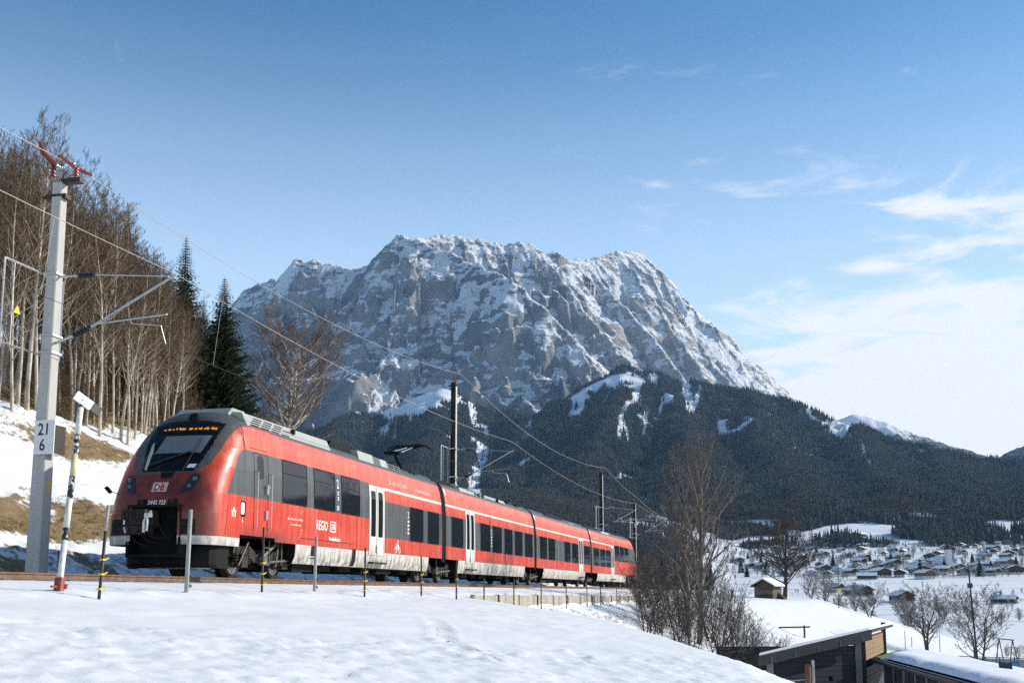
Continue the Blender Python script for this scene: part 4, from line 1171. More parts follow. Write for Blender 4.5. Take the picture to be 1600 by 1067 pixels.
# ------------------------------------------------------------------ running gear
M_DAMP = plain('dusty_damper', (0.10, 0.09, 0.075), 0.6, 0.3, 0.4)
def bogie(sc, wb, label=None):
    c = bpy.data.objects.new('bogie', None); COL.objects.link(c); c.parent = train
    c.empty_display_size = 0.2
    for a in (sc - wb / 2, sc + wb / 2):
        for sd in (1, -1):
            m = new(); l0 = sd * 0.70
            m.lathe((a, l0, 0.40), (0, sd, 0), [(-0.03, 0.44), (0.0, 0.44), (0.005, 0.41), (0.10, 0.40), (0.12, 0.34), (0.09, 0.30), (0.09, 0.14), (0.15, 0.12), (0.15, 0.0)], 24)
            w = tpart(m, 'wheel', M_UNDER, c)
            m = new(); m.lathe((a, sd * 0.795, 0.40), (0, sd, 0), [(0, 0.385), (0.004, 0.385), (0.004, 0.33), (0, 0.33)], 24); m.lathe((a, sd * 0.82, 0.40), (0, sd, 0), [(0.02, 0.10), (0.06, 0.09), (0.06, 0.0)], 12)
            tpart(m, 'wheel_rim', M_STEEL, c)
        m = new(); m.tube([(a, -0.7, 0.40), (a, 0.7, 0.40)], 0.08, 8); tpart(m, 'axle', M_UNDER, c)
    for sd in (1, -1):
        m = new(); l0, l1 = sorted((sd * 0.92, sd * 1.08))
        fr = [(sc - wb / 2 - 0.5, 0.62), (sc - wb / 2 - 0.45, 0.80), (sc - wb / 2 + 0.45, 0.80), (sc - 0.4, 0.62), (sc + 0.4, 0.62), (sc + wb / 2 - 0.45, 0.80), (sc + wb / 2 + 0.45, 0.80), (sc + wb / 2 + 0.5, 0.62), (sc + wb / 2 - 0.3, 0.58), (sc + 0.5, 0.40), (sc - 0.5, 0.40), (sc - wb / 2 + 0.3, 0.58)]
        m.prism(fr, 1, l0, l1)
        for a in (sc - wb / 2, sc + wb / 2):
            m.box(a - 0.16, a + 0.16, l0, l1 + (0.08 if sd > 0 else 0), 0.26, 0.56)
        f = tpart(m, 'bogie_frame', M_UNDER, c)
        fix_normals(f.data)
        for a in (sc - wb / 2 - 0.30, sc - wb / 2 + 0.34, sc + wb / 2 - 0.34, sc + wb / 2 + 0.30):
            m = new()
            for i in range(7): m.lathe((a, sd * 1.02, 0.36 + i * 0.07), (0, 0, 1), [(0, 0.07), (0.0, 0.105), (0.035, 0.105), (0.035, 0.07)], 10)
            tpart(m, 'coil_spring', M_UNDER, c)
        m = new()
        m.tube([(sc - 0.35, sd * 1.18, 0.5), (sc + 0.45, sd * 1.2, 0.92)], 0.055, 8); m.tube([(sc - wb / 2 - 0.35, sd * 1.16, 0.30), (sc - wb / 2 + 0.12, sd * 1.18, 0.92)], 0.03, 6)
        m.tube([(sc + 0.1, sd * 1.2, 0.42), (sc + wb / 2 + 0.2, sd * 1.2, 0.50)], 0.035, 6); m.box(sc - 0.22, sc + 0.1, *sorted((sd * 1.05, sd * 1.22)), 0.34, 0.66)
        for q in (-0.30, 0.02): m.tube([(sc + q, sd * 1.24, 0.42), (sc + q, sd * 1.24, 1.02)], 0.022, 5)
        m.tube([(sc - 0.30, sd * 1.24, 0.80), (sc + 0.02, sd * 1.24, 0.80)], 0.02, 5); m.tube([(sc + 0.6, sd * 1.15, 0.3), (sc + 0.75, sd * 1.15, 1.0)], 0.035, 6); m.tube([(sc + 0.95, sd * 1.15, 0.36), (sc + 0.95, sd * 1.15, 1.0)], 0.03, 6)
        tpieces(m, 'damper_pipe', M_DAMP, c)
    m = new(); m.box(sc - 0.5, sc + 0.5, -1.0, 1.0, 0.45, 0.75); m.box(sc - wb / 2 + 0.3, sc + wb / 2 - 0.3, -0.5, 0.5, 0.25, 0.55); tpieces(m, 'bolster', M_BLACK, c)
for sc_, wb in ((5.12, 2.35), (20.0, 2.7), (36.1, 2.7), (52.2, 2.7), (68.5, 2.35)): bogie(sc_, wb)
# floor and equipment boxes below it
for ci, (a, b) in enumerate(((1.9, 19.7), (20.3, 35.8), (36.4, 51.9), (52.5, 71.5))):
    m = new(); m.box(a, b, -1.25, 1.25, 1.02, 1.10); lo, up = SKIRT[ci]
    m.box(lo + 0.05, lo + 0.1, -1.38, 1.38, 0.45, 1.02); m.box(up - 0.1, up - 0.05, -1.38, 1.38, 0.45, 1.02)
    m.box(lo + 0.1, up - 0.1, -1.28, 1.28, 0.40, 0.44)
    tpart(m, 'underframe', M_BLACK, train)
    m = new(); rr = random.Random(ci)
    x = lo + 0.6
    while x < up - 1.2:
        w = rr.uniform(0.5, 1.5); m.box(x, x + w, -1.0, rr.uniform(0.9, 1.15), rr.uniform(0.18, 0.28), 0.40); x += w + rr.uniform(0.3, 1.2)
    tpieces(m, 'underfloor_box', M_BLACK, train)

# ------------------------------------------------------------------ roof equipment
def fairing(s0_, s1_, z1, mat, name, l0=0.50, l1=1.14, z0=3.90, bev=0.10, parent=None):
    m = new(); m.prism([(s0_, z0), (s1_, z0), (s1_, z1 - bev), (s1_ - bev, z1), (s0_ + bev, z1), (s0_, z1 - bev)], 1, -l1, l1)
    o = tpart(m, name, mat, parent or car_of((s0_ + s1_) / 2)); fix_normals(o.data); return o
def rail_panel(s0_, s1_, z0, z1, name, mat, lo=1.02, hi=1.20):
    """sloping side fairing along the roof edge"""
    m = new()
    for sd in (1, -1):
        m.add([(s, sd * l, z) for s in (s0_, s1_) for l, z in ((hi, z0), (lo, z1), (lo - 0.25, z1 + 0.03), (0.2, z1))], [(0, 1, 5, 4), (1, 2, 6, 5), (2, 3, 7, 6)])
    for s in (s0_, s1_): m.add([(s, l, z) for l, z in ((hi, z0), (lo, z1), (lo - 0.25, z1 + 0.03), (-lo + 0.25, z1 + 0.03), (-lo, z1), (-hi, z0))], [(0, 1, 2, 3, 4, 5)])
    return tpart(m, name, mat, car_of((s0_ + s1_) / 2))
fp = rail_panel(3.75, 9.25, 3.91, 4.27, 'roof_fairing', M_FAIR)
m = new()
for i in range(4):
    for k in range(4 - (i % 2)):
        a = 3.95 + k * 0.62 + i * 0.12; z = 3.965 + i * 0.07; l = 1.20 - 0.18 * (z - 3.91) / 0.36
        m.add([(a, l + 0.006, z), (a + 0.50, l + 0.006, z), (a + 0.50, l - 0.012, z + 0.036), (a, l - 0.012, z + 0.036)], [(0, 1, 2, 3)])
m.tube([(3.8, 1.13, 4.05), (9.2, 1.13, 4.05)], 0.006, 4); m.box(6.6, 6.72, 1.08, 1.16, 4.10, 4.24)
tpieces(m, 'louvre', M_BLACK, fp)
m = new(); m.prism([(3.5, 4.20), (4.6, 4.20), (4.4, 4.40), (3.75, 4.40)], 1, -0.75, 0.75); tpart(m, 'roof_hatch', M_FAIR, body[0])
fairing(9.3, 11.45, 4.34, M_BLACK, 'roof_gap_cover', l1=1.0, bev=0.35)
for a, b, z in ((11.6, 12.98, 4.28), (13.0, 13.65, 4.25), (13.67, 14.33, 4.24)): rail_panel(a, b, 3.90, z, 'roof_box', M_FAIR if b != 13.65 else M_ROOFG, 1.08, 1.18)
side_text('CW', 12.1, 3.955, 0.16, M_BLACK, off=-0.055, bold=0.006)
gr = rail_panel(14.38, 15.6, 3.90, 4.18, 'roof_grid', M_BLACK, 1.08, 1.16)
m = new()
for i in range(3): m.tube([(14.40 + i * 0.59, 1.17, 3.92), (14.40 + i * 0.59, 1.10, 4.18)], 0.022, 4)
for i in range(4): m.tube([(14.4, 1.17 - i * 0.02, 3.94 + i * 0.07), (15.6, 1.17 - i * 0.02, 3.94 + i * 0.07)], 0.010, 4)
tpieces(m, 'grid_bar', M_FAIR, gr)
rr = random.Random(3)
def clutter(s0_, s1_, zt, n, parent, name='roof_insulator'):
    for i in range(n):
        s = s0_ + (s1_ - s0_) * (i + rr.random() * 0.6) / n; l = rr.uniform(0.3, 1.0) ; h = rr.uniform(0.12, 0.30) * (zt - 4.0) / 0.3
        m = new()
        if rr.random() < 0.5: m.lathe((s, l, 3.98), (0, 0, 1), [(0, 0.05), (h * 0.3, 0.09), (h * 0.35, 0.05), (h * 0.6, 0.09), (h * 0.65, 0.05), (h + 0.1, 0.09), (h + 0.14, 0.04)], 8)
        else: m.box(s - 0.12, s + 0.16, l - 0.1, l + 0.12, 3.96, 4.02 + h)
        tpart(m, name, M_UNDER if rr.random() < 0.5 else M_BLACK, parent)
    m = new(); m.tube([(s0_, 0.9, 4.08), ((s0_ + s1_) / 2, 0.95, 4.2), (s1_, 0.9, 4.06)], 0.02, 5); tpart(m, 'roof_cable', M_BLACK, parent)
clutter(15.7, 18.4, 4.22, 9, body[0])
def hood(s0_, s1_, zt, name='roof_hood'):
    m = new(); n = 8
    prof = [(s0_, 3.88), (s0_ + (s1_ - s0_) * 0.18, zt - 0.10), (s0_ + (s1_ - s0_) * 0.32, zt), (s0_ + (s1_ - s0_) * 0.66, zt), (s0_ + (s1_ - s0_) * 0.92, zt - 0.14), (s1_, 3.86)]
    m.prism(prof, 1, -1.10, 1.10); o = tpart(m, name, M_BLACK, train); fix_normals(o.data)
hood(18.75, 23.1, 4.20)
for a, b, z in ((23.15, 24.4, 4.15), (24.45, 25.45, 4.12)): rail_panel(a, b, 3.88, z, 'roof_box', M_FAIR, 1.10, 1.20)
g2 = rail_panel(25.5, 27.0, 3.88, 4.12, 'roof_grid', M_BLACK, 1.10, 1.18)
m = new()
for s in (25.52, 26.2, 26.9): m.box(s, s + 0.08, 1.11, 1.20, 3.89, 4.13)
tpieces(m, 'grid_bar', M_FAIR, g2)
rail_panel(27.3, 31.1, 3.89, 4.17, 'roof_fairing', M_FAIR)
m = new(); m.box(29.3, 29.42, 1.10, 1.20, 3.96, 4.14); tpieces(m, 'roof_step', M_BLACK, body[1])
clutter(31.2, 36.0, 4.26, 16, body[1])
hood(39.0, 45.2, 4.26); 
for a, b, z in ((45.3, 46.4, 4.02), (46.5, 48.2, 4.06), (48.3, 49.4, 4.04)): rail_panel(a, b, 3.87, z, 'roof_box', M_FAIR, 1.10, 1.20)
hood(50.0, 57.6, 4.22)
rail_panel(57.8, 60.8, 3.88, 4.12, 'roof_box', M_FAIR, 1.10, 1.2); clutter(61.0, 66.5, 4.15, 9, body[3]); hood(66.3, 69.0, 4.06)
# pantograph
pg = bpy.data.objects.new('pantograph', None); COL.objects.link(pg); pg.parent = train; pg.empty_display_size = 0.2
m = new()
for s in (18.3, 19.8):
    for l in (-0.5, 0.5): m.lathe((s, l, 4.0), (0, 0, 1), [(0, .06), (.08, .10), (.1, .05), (.18, .10), (.2, .05), (.28, .08), (.3, .04)], 8)
m.tube([(18.3, -0.5, 4.3), (18.3, 0.5, 4.3), (19.8, 0.5, 4.3), (19.8, -0.5, 4.3), (18.3, -0.5, 4.3)], 0.035, 5); m.box(18.8, 19.3, -0.2, 0.2, 4.28, 4.42)
tpart(m, 'pantograph_base', M_BLACK, pg)
m = new(); m.tube([(19.15, 0, 4.38), (18.05, 0, 5.02)], [0.075, 0.055], 6); m.tube([(18.9, 0.15, 4.32), (17.95, 0.10, 4.95)], 0.02, 5); m.box(17.75, 18.15, -0.32, 0.32, 4.97, 5.07); tpieces(m, 'lower_arm', M_BLACK, pg)
m = new(); m.tube([(18.0, 0.28, 5.02), (19.9, 0.12, 5.50)], 0.022, 5); m.tube([(18.0, -0.28, 5.02), (19.9, -0.12, 5.50)], 0.022, 5); m.tube([(18.15, 0, 5.0), (19.9, 0, 5.46)], 0.014, 5); tpieces(m, 'upper_arm', M_ALU, pg)
for s in (19.72, 20.05):
    m = new(); m.tube([(s, -0.92, 5.36), (s, -0.80, 5.48), (s, -0.58, 5.56), (s, 0.58, 5.56), (s, 0.80, 5.48), (s, 0.92, 5.36)], 0.024, 5); tpart(m, 'contact_strip', M_BLACK, pg)
m = new()
for l in (-0.5, 0.5): m.tube([(19.72, l, 5.54), (19.9, l * 0.3, 5.46), (20.05, l, 5.54)], 0.016, 4)
m.tube([(19.88, -0.55, 5.50), (19.88, 0.55, 5.50)], 0.018, 5); tpieces(m, 'bow_frame', M_BLACK, pg)

# ------------------------------------------------------------------ the track
track = thing('railway_track', T(0, 0, -0.17), 'single railway track with rust brown rails half buried in snow', 'railway track')
TKO = tuple(track.location)
M_RAIL = plain('rust_brown_rail', (0.16, 0.095, 0.06), 0.6, 0.3, 0.3)
M_RAILTOP = plain('polished_rail_head', (0.30, 0.27, 0.25), 0.3, 0.9, 0.1)
for sd in (1, -1):
    m = new(); ss = list(np.linspace(-22, 110, 133))
    prof = [(-0.07, -0.17), (-0.07, -0.155), (-0.012, -0.13), (-0.012, -0.045), (-0.036, -0.035), (-0.036, -0.004), (0.036, -0.004), (0.036, -0.035), (0.012, -0.045), (0.012, -0.13), (0.07, -0.155), (0.07, -0.17)]
    n = len(prof); vs = [(s, sd * 0.7535 + p[0], p[1]) for s in ss for p in prof]
    m.add(vs, [(i*n+j, i*n+j+1, (i+1)*n+j+1, (i+1)*n+j) for i in range(len(ss) - 1) for j in range(n - 1)])
    r = m.build('rail', M_RAIL, track, False, TKO); fix_normals(r.data)
    m = new(); m.add([(s, sd * 0.7535 + o_, 0.0) for s in ss for o_ in (-0.034, 0.034)], [(i*2, i*2+1, (i+1)*2+1, (i+1)*2) for i in range(len(ss) - 1)]); m.build('rail_head', M_RAILTOP, r, False, TKO)
_sl = None
for i in range(120):
    s = -20 + i * 0.62
    m = new(); m.box(s, s + 0.25, -1.25, 1.25, -0.28, -0.150 if i % 3 else -0.140)
    m.build('sleeper', plain('weathered_sleeper', (0.12, 0.11, 0.10), 0.9) if _sl is None else _sl, track, False, TKO)
    _sl = bpy.data.materials['weathered_sleeper']
# ------------------------------------------------------------------ trees
def bark(name, c0, c1, scale=6.0, snow=0.0):
    t = NT(name); p = t.coord()
    n = t.noise(p, scale, 5, 0.65, 0.2, (1, 1, 0.35))
    col = t.mix(t.step(n, 0.35, 0.65), c0, c1)
    if snow > 0:
        nz = t.sep(t.normal())[2]
        col = t.mix(t.step(t.math('ADD', nz, t.math('MULTIPLY', t.noise(t.pos(), 1.3, 3), 0.6)), 0.85, 1.15, 0, snow), col, (0.8, 0.81, 0.83))
    return t.set(col, 0.9, 0, 0.15, n, 0.03, 0.5)
M_PALEBARK = bark('pale_alder_bark', (0.30, 0.26, 0.20), (0.66, 0.59, 0.48), 3.0)
M_TANTWIG = bark('tan_alder_twigs', (0.075, 0.050, 0.032), (0.20, 0.14, 0.092))
M_DARKBARK = bark('dark_bark', (0.035, 0.030, 0.026), (0.095, 0.08, 0.066), 5.0)
M_DARKTWIG = bark('dark_twigs', (0.040, 0.033, 0.028), (0.10, 0.08, 0.062), 4.0, 0.5)
M_REDTWIG = bark('rust_brown_twigs', (0.10, 0.067, 0.047), (0.21, 0.14, 0.10))
M_BROWNBARK = bark('brown_bark', (0.12, 0.105, 0.09), (0.27, 0.24, 0.20), 4.0)
M_BROWNTWIG = bark('brown_twigs', (0.085, 0.072, 0.06), (0.19, 0.16, 0.135), 4.0, 0.4)
M_GREYTWIG = bark('frosted_grey_twigs', (0.15, 0.14, 0.135), (0.36, 0.35, 0.34), 4.0, 0.6)
M_NEEDLE = needle_material('spruce_needles', (0.028, 0.043, 0.021), (0.066, 0.083, 0.040), 0.55)

def grow_tree(seed, h, r0, n_main, ang, blen, levels, droop=0.0, start=0.25, lean=0.0, fork=0, wig=0.05, sub=(6, 5, 4), up=0.35, taper=0.9, shape=None, twig_r=0.006, fat=True):
    """bare tree: returns (trunk and limbs, twigs) as two meshes' worth of tubes"""
    R = random.Random(seed); wood = MB(); twig = MB()
    shape = shape or (lambda t: (1 - t) ** 0.6 * (0.35 + 0.65 * min(1, (t - start) / 0.25 + 0.3)))
    def limb(p, d, L, r, lev, big):
        n = (4, 3, 2, 2)[min(lev, 3)]
        pts = [p.copy()]; rad = [r]; q = p.copy(); dd = d.copy()
        for i in range(n):
            dd = (dd + Vector((R.gauss(0, 0.13), R.gauss(0, 0.13), R.gauss(0, 0.10) + up * 0.22 - droop * 0.25))).normalized()
            q = q + dd * (L / n); pts.append(q.copy()); rad.append(max(twig_r * 0.7, r * (1 - taper * (i + 1) / n)))
        (wood if big else twig).tube(pts, rad, 5 if big else 3, cap=False)
        if lev < levels:
            k = sub[min(lev, len(sub) - 1)]
            for j in range(k):
                t = 0.22 + 0.78 * (j + R.random()) / k
                x = t * n; i = min(int(x), n - 1); b = pts[i].lerp(pts[i + 1], x - i)
                ax = (pts[i + 1] - pts[i]).normalized(); o = ax.orthogonal().normalized()
                side = (o * math.cos(R.uniform(0, 6.28)) + ax.cross(o) * math.sin(R.uniform(0, 6.28)))
                if side.length < 1e-3: side = o
                nd = (ax * R.uniform(0.55, 0.95) + side.normalized() * R.uniform(0.45, 0.85) + Vector((0, 0, up * 0.35 - droop * 0.3))).normalized()
                limb(b, nd, L * R.uniform(0.32, 0.58) * (1.05 - 0.45 * t), max(twig_r, r * 0.45 * (1 - 0.6 * t)), lev + 1, False)
    stems = [(Vector((0, 0, -0.3)), Vector((lean, 0, 1)).normalized(), h, r0)]
    if fork:
        stems = []
        for k in range(fork):
            a = 6.28 * k / fork + R.uniform(-0.4, 0.4); e = R.uniform(0.16, 0.38)
            stems.append((Vector((0.05 * math.cos(a), 0.05 * math.sin(a), -0.3)), Vector((math.cos(a) * e, math.sin(a) * e, 1)).normalized(), h * R.uniform(0.8, 1.0), r0 * R.uniform(0.7, 1)))
    for p, d, H, r in stems:
        n = 10; pts = [p.copy()]; rad = [r]; q = p.copy(); dd = d.copy()
        for i in range(n):
            dd = (dd + Vector((R.gauss(0, wig), R.gauss(0, wig), 0.06))).normalized()
            q = q + dd * (H / n); pts.append(q.copy()); rad.append(max(0.012, r * (1 - (i + 1) / n) ** 0.8))
        wood.tube(pts, rad, 7, cap=False)
        for j in range(n_main):
            t = start + (1 - start) * (j + R.random()) / n_main
            x = t * n; i = min(int(x), n - 1); b = pts[i].lerp(pts[i + 1], x - i)
            a = j * 2.4 + R.uniform(-0.5, 0.5); e = ang + R.gauss(0, 0.14)
            nd = Vector((math.cos(a) * math.cos(e), math.sin(a) * math.cos(e), math.sin(e)))
            L = blen * shape(t) * R.uniform(0.7, 1.2)
            limb(b, nd, max(L, 0.25), max(twig_r * 1.2, min(rad[i] * (0.55 if fat else 0.30), 0.05 + L * 0.012)), 0, L > 1.6)
    return wood, twig
def tree_pair(name, mb, m0, m1):
    return (mb[0].data(name + '_trunk', m0, True), mb[1].data(name + '_crown', m1, False))
def plant(name, pair, loc, label, cat, group, rz=0.0, sc=1.0, tilt=(0, 0)):
    o = thing(name, loc, label, cat, group, rz, sc); o.rotation_euler = (tilt[0], tilt[1], rz)
    link('trunk', pair[0], o); link('crown', pair[1], o)
    return o
def spruce_mesh(seed, h, rbase, dens=1.0):
    R = random.Random(seed); wood = MB(); nd = MB()
    wood.tube([(0, 0, -0.5), (0, 0, h * 0.5), (0, 0, h)], [h * 0.014, h * 0.009, 0.012], 7, cap=False)
    z = h * 0.05
    while z < h * 0.985:
        t = z / h; L0 = rbase * (1 - t) ** 0.85 + 0.10
        k = max(4, int((5 + 7 * (1 - t)) * dens)); a0 = R.uniform(0, 6.28)
        for j in range(k):
            a = a0 + 6.28 * j / k + R.uniform(-0.25, 0.25); L = L0 * R.uniform(0.6, 1.12)
            e = 0.25 * t - 0.22 + R.uniform(-0.10, 0.10)
            c, s_ = math.cos(a), math.sin(a)
            # branch: rises a little then droops; sprays of needles hang on both sides
            def P(u): return Vector((c * L * u, s_ * L * u, z + L * (e * u + 0.16 * u * u) - 0.10 * L * math.sin(u * 2.6)))
            wood.tube([P(0), P(0.5), P(0.95)], [0.012 + L * 0.008, 0.008, 0.004], 3, cap=False)
            sd = Vector((-s_, c, 0)); nseg = max(3, int(L / 0.22))
            for i in range(nseg):
                u = (i + 0.6) / nseg; b = P(u); w = L * 0.24 * (1.15 - 0.75 * u) * R.uniform(0.7, 1.25)
                fw = Vector((c, s_, 0)) * w * 0.75
                for q in (1, -1):
                    tip = b + sd * q * w + fw + Vector((0, 0, -w * R.uniform(0.25, 0.65)))
                    g = Vector((0, 0, w * 0.16)); mid = b.lerp(tip, 0.5)
                    nd.add([b - fw * 0.25, mid + g + fw * 0.30, tip, mid - g - fw * 0.30], [(0, 1, 2, 3)])
                    if R.random() < 0.6:
                        tp = b + sd * q * w * 0.4 + fw * 0.3 + Vector((0, 0, -w * R.uniform(0.5, 0.9))); nd.add([b, b + fw * 0.4, tp], [(0, 1, 2)])
        z += max(0.10, h * 0.026 * (1.15 - 0.5 * t)) / max(0.6, dens ** 0.5)
    return wood, nd

# ---- the alder and birch wood on the bank: seven shapes, many individuals
ALDER = []
for i in range(7):
    h = 11.8 + 0.9 * (i % 4)
    ALDER.append(tree_pair('alder_%d' % i, grow_tree(20 + i, h, 0.092 + 0.014 * (i % 3), 46, 0.80, 2.7, 2, 0.0, 0.36 if i % 3 else 0.24, 0.02 * (i - 3), 0, 0.028, (7, 5), 0.5, 0.85, (lambda t: 0.40 + 0.60 * math.sin(min(1, t * 0.95 + 0.12) * 3.1)), 0.0085, False), M_PALEBARK, M_TANTWIG))
BUSHY = []
for i in range(3):
    BUSHY.append(tree_pair('brush_%d' % i, grow_tree(60 + i, 5.2, 0.05, 26, 0.75, 2.3, 2, 0, 0.08, 0.0, 3, 0.07, (6, 4), 0.5, 0.85, None, 0.006), M_TANTWIG, M_TANTWIG))
def sl_world(s, l):
    p = T(s, l, 0); return p[0], p[1]
rt = random.Random(77)
wood_list = []
def px_l(px, l):
    """station along the track where a line of sight crosses the given offset"""
    lo, hi = -22.0, 200.0
    for _ in range(50):
        mid = (lo + hi) / 2; x, y = sl_world(mid, l)
        if x / y < (px - 800) / FPX: lo = mid
        else: hi = mid
    return lo
# trunks that stand along the front edge of the wood, by their place in the view
for px in (6, 18, 34, 47, 58, 104, 113, 128, 138, 151, 172, 183, 195, 206, 214, 222, 236, 247, 262, 281):
    wood_list.append((px + rt.uniform(-3, 3), -rt.uniform(16.6, 19.0)))
for k in range(170):
    wood_list.append((rt.uniform(-40, 300), -rt.uniform(19.5, 34)))
ORDN = 'first second third fourth fifth sixth seventh eighth ninth tenth eleventh twelfth thirteenth fourteenth fifteenth sixteenth seventeenth eighteenth nineteenth twentieth'.split()
for k, (px, l) in enumerate(wood_list):
    s = px_l(px, l); x, y = sl_world(s, l)
    # the wood gets lower towards the right-hand end
    front = k < 20
    sc = np.interp(px, [0, 60, 130, 200, 260, 300], [0.95, 0.93, 0.87, 0.80, 0.68, 0.56]) * rt.uniform(0.88, 1.08) * (0.97 if front else 1.0)
    plant('bare_tree', ALDER[k % 7], (x, y, gz(x, y) - 0.1),
          ORDN[k] + ' pale trunk along the front edge of the bare wood, counted from the picture edge' if front else 'slender leafless tree deep in the wood on the bank', 'tree',
          'front row of the bare wood' if front else 'bare wood on the bank', rt.uniform(0, 6.28), sc, (rt.gauss(0, 0.02), rt.gauss(0, 0.025)))
for k in range(22):
    px = rt.uniform(-10, 330); l = -rt.uniform(17.5, 26); s = px_l(px, l); x, y = sl_world(s, l)
    plant('brushwood_bush', BUSHY[k % 3], (x, y, gz(x, y) - 0.1), 'twiggy tan bush under the bare trees on the bank', 'bush', 'undergrowth of the bare wood', rt.uniform(0, 6.28), rt.uniform(0.45, 0.85))
# spruces
SPR = [tree_pair('spruce_%d' % i, spruce_mesh(5 + i, h, r, d), M_DARKBARK, M_NEEDLE) for i, (h, r, d) in enumerate(((13.0, 3.5, 2.0), (15.0, 3.2, 1.8), (12.0, 2.9, 1.6)))]
def plant_px(name, pair, px, py_top, l, h, label, cat, group=None, rz=0.0):
    """stand a tree of native height h at the sight line px on offset l so that its tip reaches py_top"""
    s = px_l(px, l); x, y = sl_world(s, l); z = gz(x, y)
    top = CAM_Z + ray(px, py_top)[1] * y
    return plant(name, pair, (x, y, z - 0.1), label, cat, group, rz, max(0.2, (top - z) / h))
plant_px('spruce_tree', SPR[0], 337, 430, -19.0, 13.0, 'dense dark spruce with drooping boughs directly behind the train cab', 'tree', None, 0.4)
plant_px('spruce_tree', SPR[1], 272, 366, -26.0, 15.0, 'tall dark spruce rising out of the bare wood, left of the dense spruce', 'tree', None, 1.4)
plant_px('spruce_tree', SPR[2], 176, 322, -33.0, 12.0, 'dark spruce half hidden among the bare trunks behind the mast', 'tree', None, 2.2)
plant_px('spruce_tree', SPR[1], 238, 410, -31.0, 15.0, 'narrow spruce tip between the two tallest spruces of the wood', 'tree', None, 3.0)
plant_px('spruce_tree', SPR[0], 305, 470, -30.0, 13.0, 'shaded spruce in the gap between the two dark spruces', 'tree', None, 4.2)
plant_px('spruce_tree', SPR[2], 120, 430, -36.0, 12.0, 'dim spruce deep in the bare wood near the mast', 'tree', None, 5.1)
plant_px('spruce_tree', SPR[2], 30, 470, -35.0, 12.0, 'dim spruce deep in the bare wood at the picture edge', 'tree', None, 0.9)
# big brown tree behind the train
bt = tree_pair('brown_tree', grow_tree(91, 9.0, 0.17, 50, 0.62, 5.6, 3, 0.0, 0.16, 0.05, 0, 0.05, (8, 6, 5), 0.5, 0.85, lambda t: (0.45 + 0.55 * math.sin(min(1.0, t * 1.0) * 3.0)) * (1.0 if t < 0.8 else 0.85), 0.008), M_PALEBARK, M_REDTWIG)
plant_px('maple_tree', bt, 440, 492, -24.0, 10.6, 'spreading leafless tree with rust brown crown behind the train roof', 'tree', None, 0.6)
# scrub at the end of the bank
for k, (px, l, top) in enumerate(((505, -14, 690), (520, -18, 700), (470, -16, 668), (380, -15, 640), (400, -18, 628), (560, -22, 712), (590, -26, 722))):
    plant_px('brushwood_bush', BUSHY[k % 3], px, top, l, 5.4, 'twiggy tan bush on the bank beyond the train roof', 'bush', 'bushes beyond the train roof', k * 1.3)

# ---- right-hand side: thicket, round tree, field trees
def stand(name, pair, px, Y, py_top, h, label, cat, group=None, rz=0.0, sink=0.1):
    x = (px - 800) / FPX * Y; z = gz(x, Y)
    top = CAM_Z + ray(px, py_top)[1] * Y
    return plant(name, pair, (x, Y, z - sink), label, cat, group, rz, max(0.15, (top - z) / h))
TALL = [tree_pair('tall_tree_%d' % i, grow_tree(110 + i, 12.0, 0.20, 40, 0.95, 4.2, 3, 0.0, 0.18, 0.02, 0, 0.035, (6, 5, 3), 0.6, 0.85, lambda t: 0.45 + 0.55 * math.sin(min(1, t * 1.0 + 0.1) * 2.9), 0.008), M_BROWNBARK, M_BROWNTWIG) for i in range(2)]
stand('tall_bare_tree', TALL[0], 1088, 54, 684, 12.6, 'tall leafless tree with a straight dark trunk standing in the thicket', 'tree', None, 0.3)
stand('tall_bare_tree', TALL[1], 1072, 56, 715, 12.6, 'slimmer leafless trunk close beside the tall tree in the thicket', 'tree', None, 2.0)
THICK = [tree_pair('thicket_%d' % i, grow_tree(130 + i, 5.0, 0.05, 15, 0.8, 2.3, 2, 0.05, 0.10, 0, 4, 0.09, (6, 4), 0.35, 0.85, None, 0.0065), M_DARKBARK, M_DARKTWIG) for i in range(3)]
th = [(1000, 62, 868), (1022, 60, 862), (1042, 57, 872), (1056, 60, 850), (1105, 58, 862), (1122, 52, 885), (1145, 56, 900), (1160, 48, 925), (1130, 44, 948), (1168, 46, 958), (1010, 72, 835), (988, 75, 850), (1030, 50, 925), (1060, 48, 935), (1000, 54, 905)]
_r = random.Random(44)
for k in range(14):
    px = _r.uniform(985, 1200); th.append((px, _r.uniform(44, 74), np.interp(px, [985, 1060, 1110, 1190], [850, 850, 870, 960]) + _r.uniform(0, 60)))
for k, (px, Y, top) in enumerate(th):
    stand('thicket_bush', THICK[k % 3], px, Y, top, 5.2, 'dark leafless bush in the thicket below the track', 'bush', 'thicket below the track', k * 0.9)
for k, (px, Y, top) in enumerate(((1172, 40, 985), (1186, 43, 990), (1200, 47, 975), (1178, 52, 958), (1212, 55, 970))):
    stand('shed_bush', THICK[k % 3], px, Y, top, 5.2, ('low dark bush against the near corner of the plank shed', 'dark bush behind the near end of the shed roof', 'taller dark bush rising over the shed roof', 'dark bush between the thicket and the shed', 'dark bush farthest along behind the shed')[k], 'bush', None, k * 1.7)
rd = tree_pair('round_tree', grow_tree(150, 8.5, 0.30, 30, 0.55, 4.6, 3, 0.0, 0.22, 0.0, 0, 0.06, (8, 7, 4), 0.3, 0.8, lambda t: 0.55 + 0.45 * math.sin(t * 3.0), 0.017), M_DARKBARK, M_DARKTWIG)
stand('round_tree', rd, 1221, 112, 812, 9.4, 'round dense leafless tree beside the small hut', 'tree', None, 0.5)
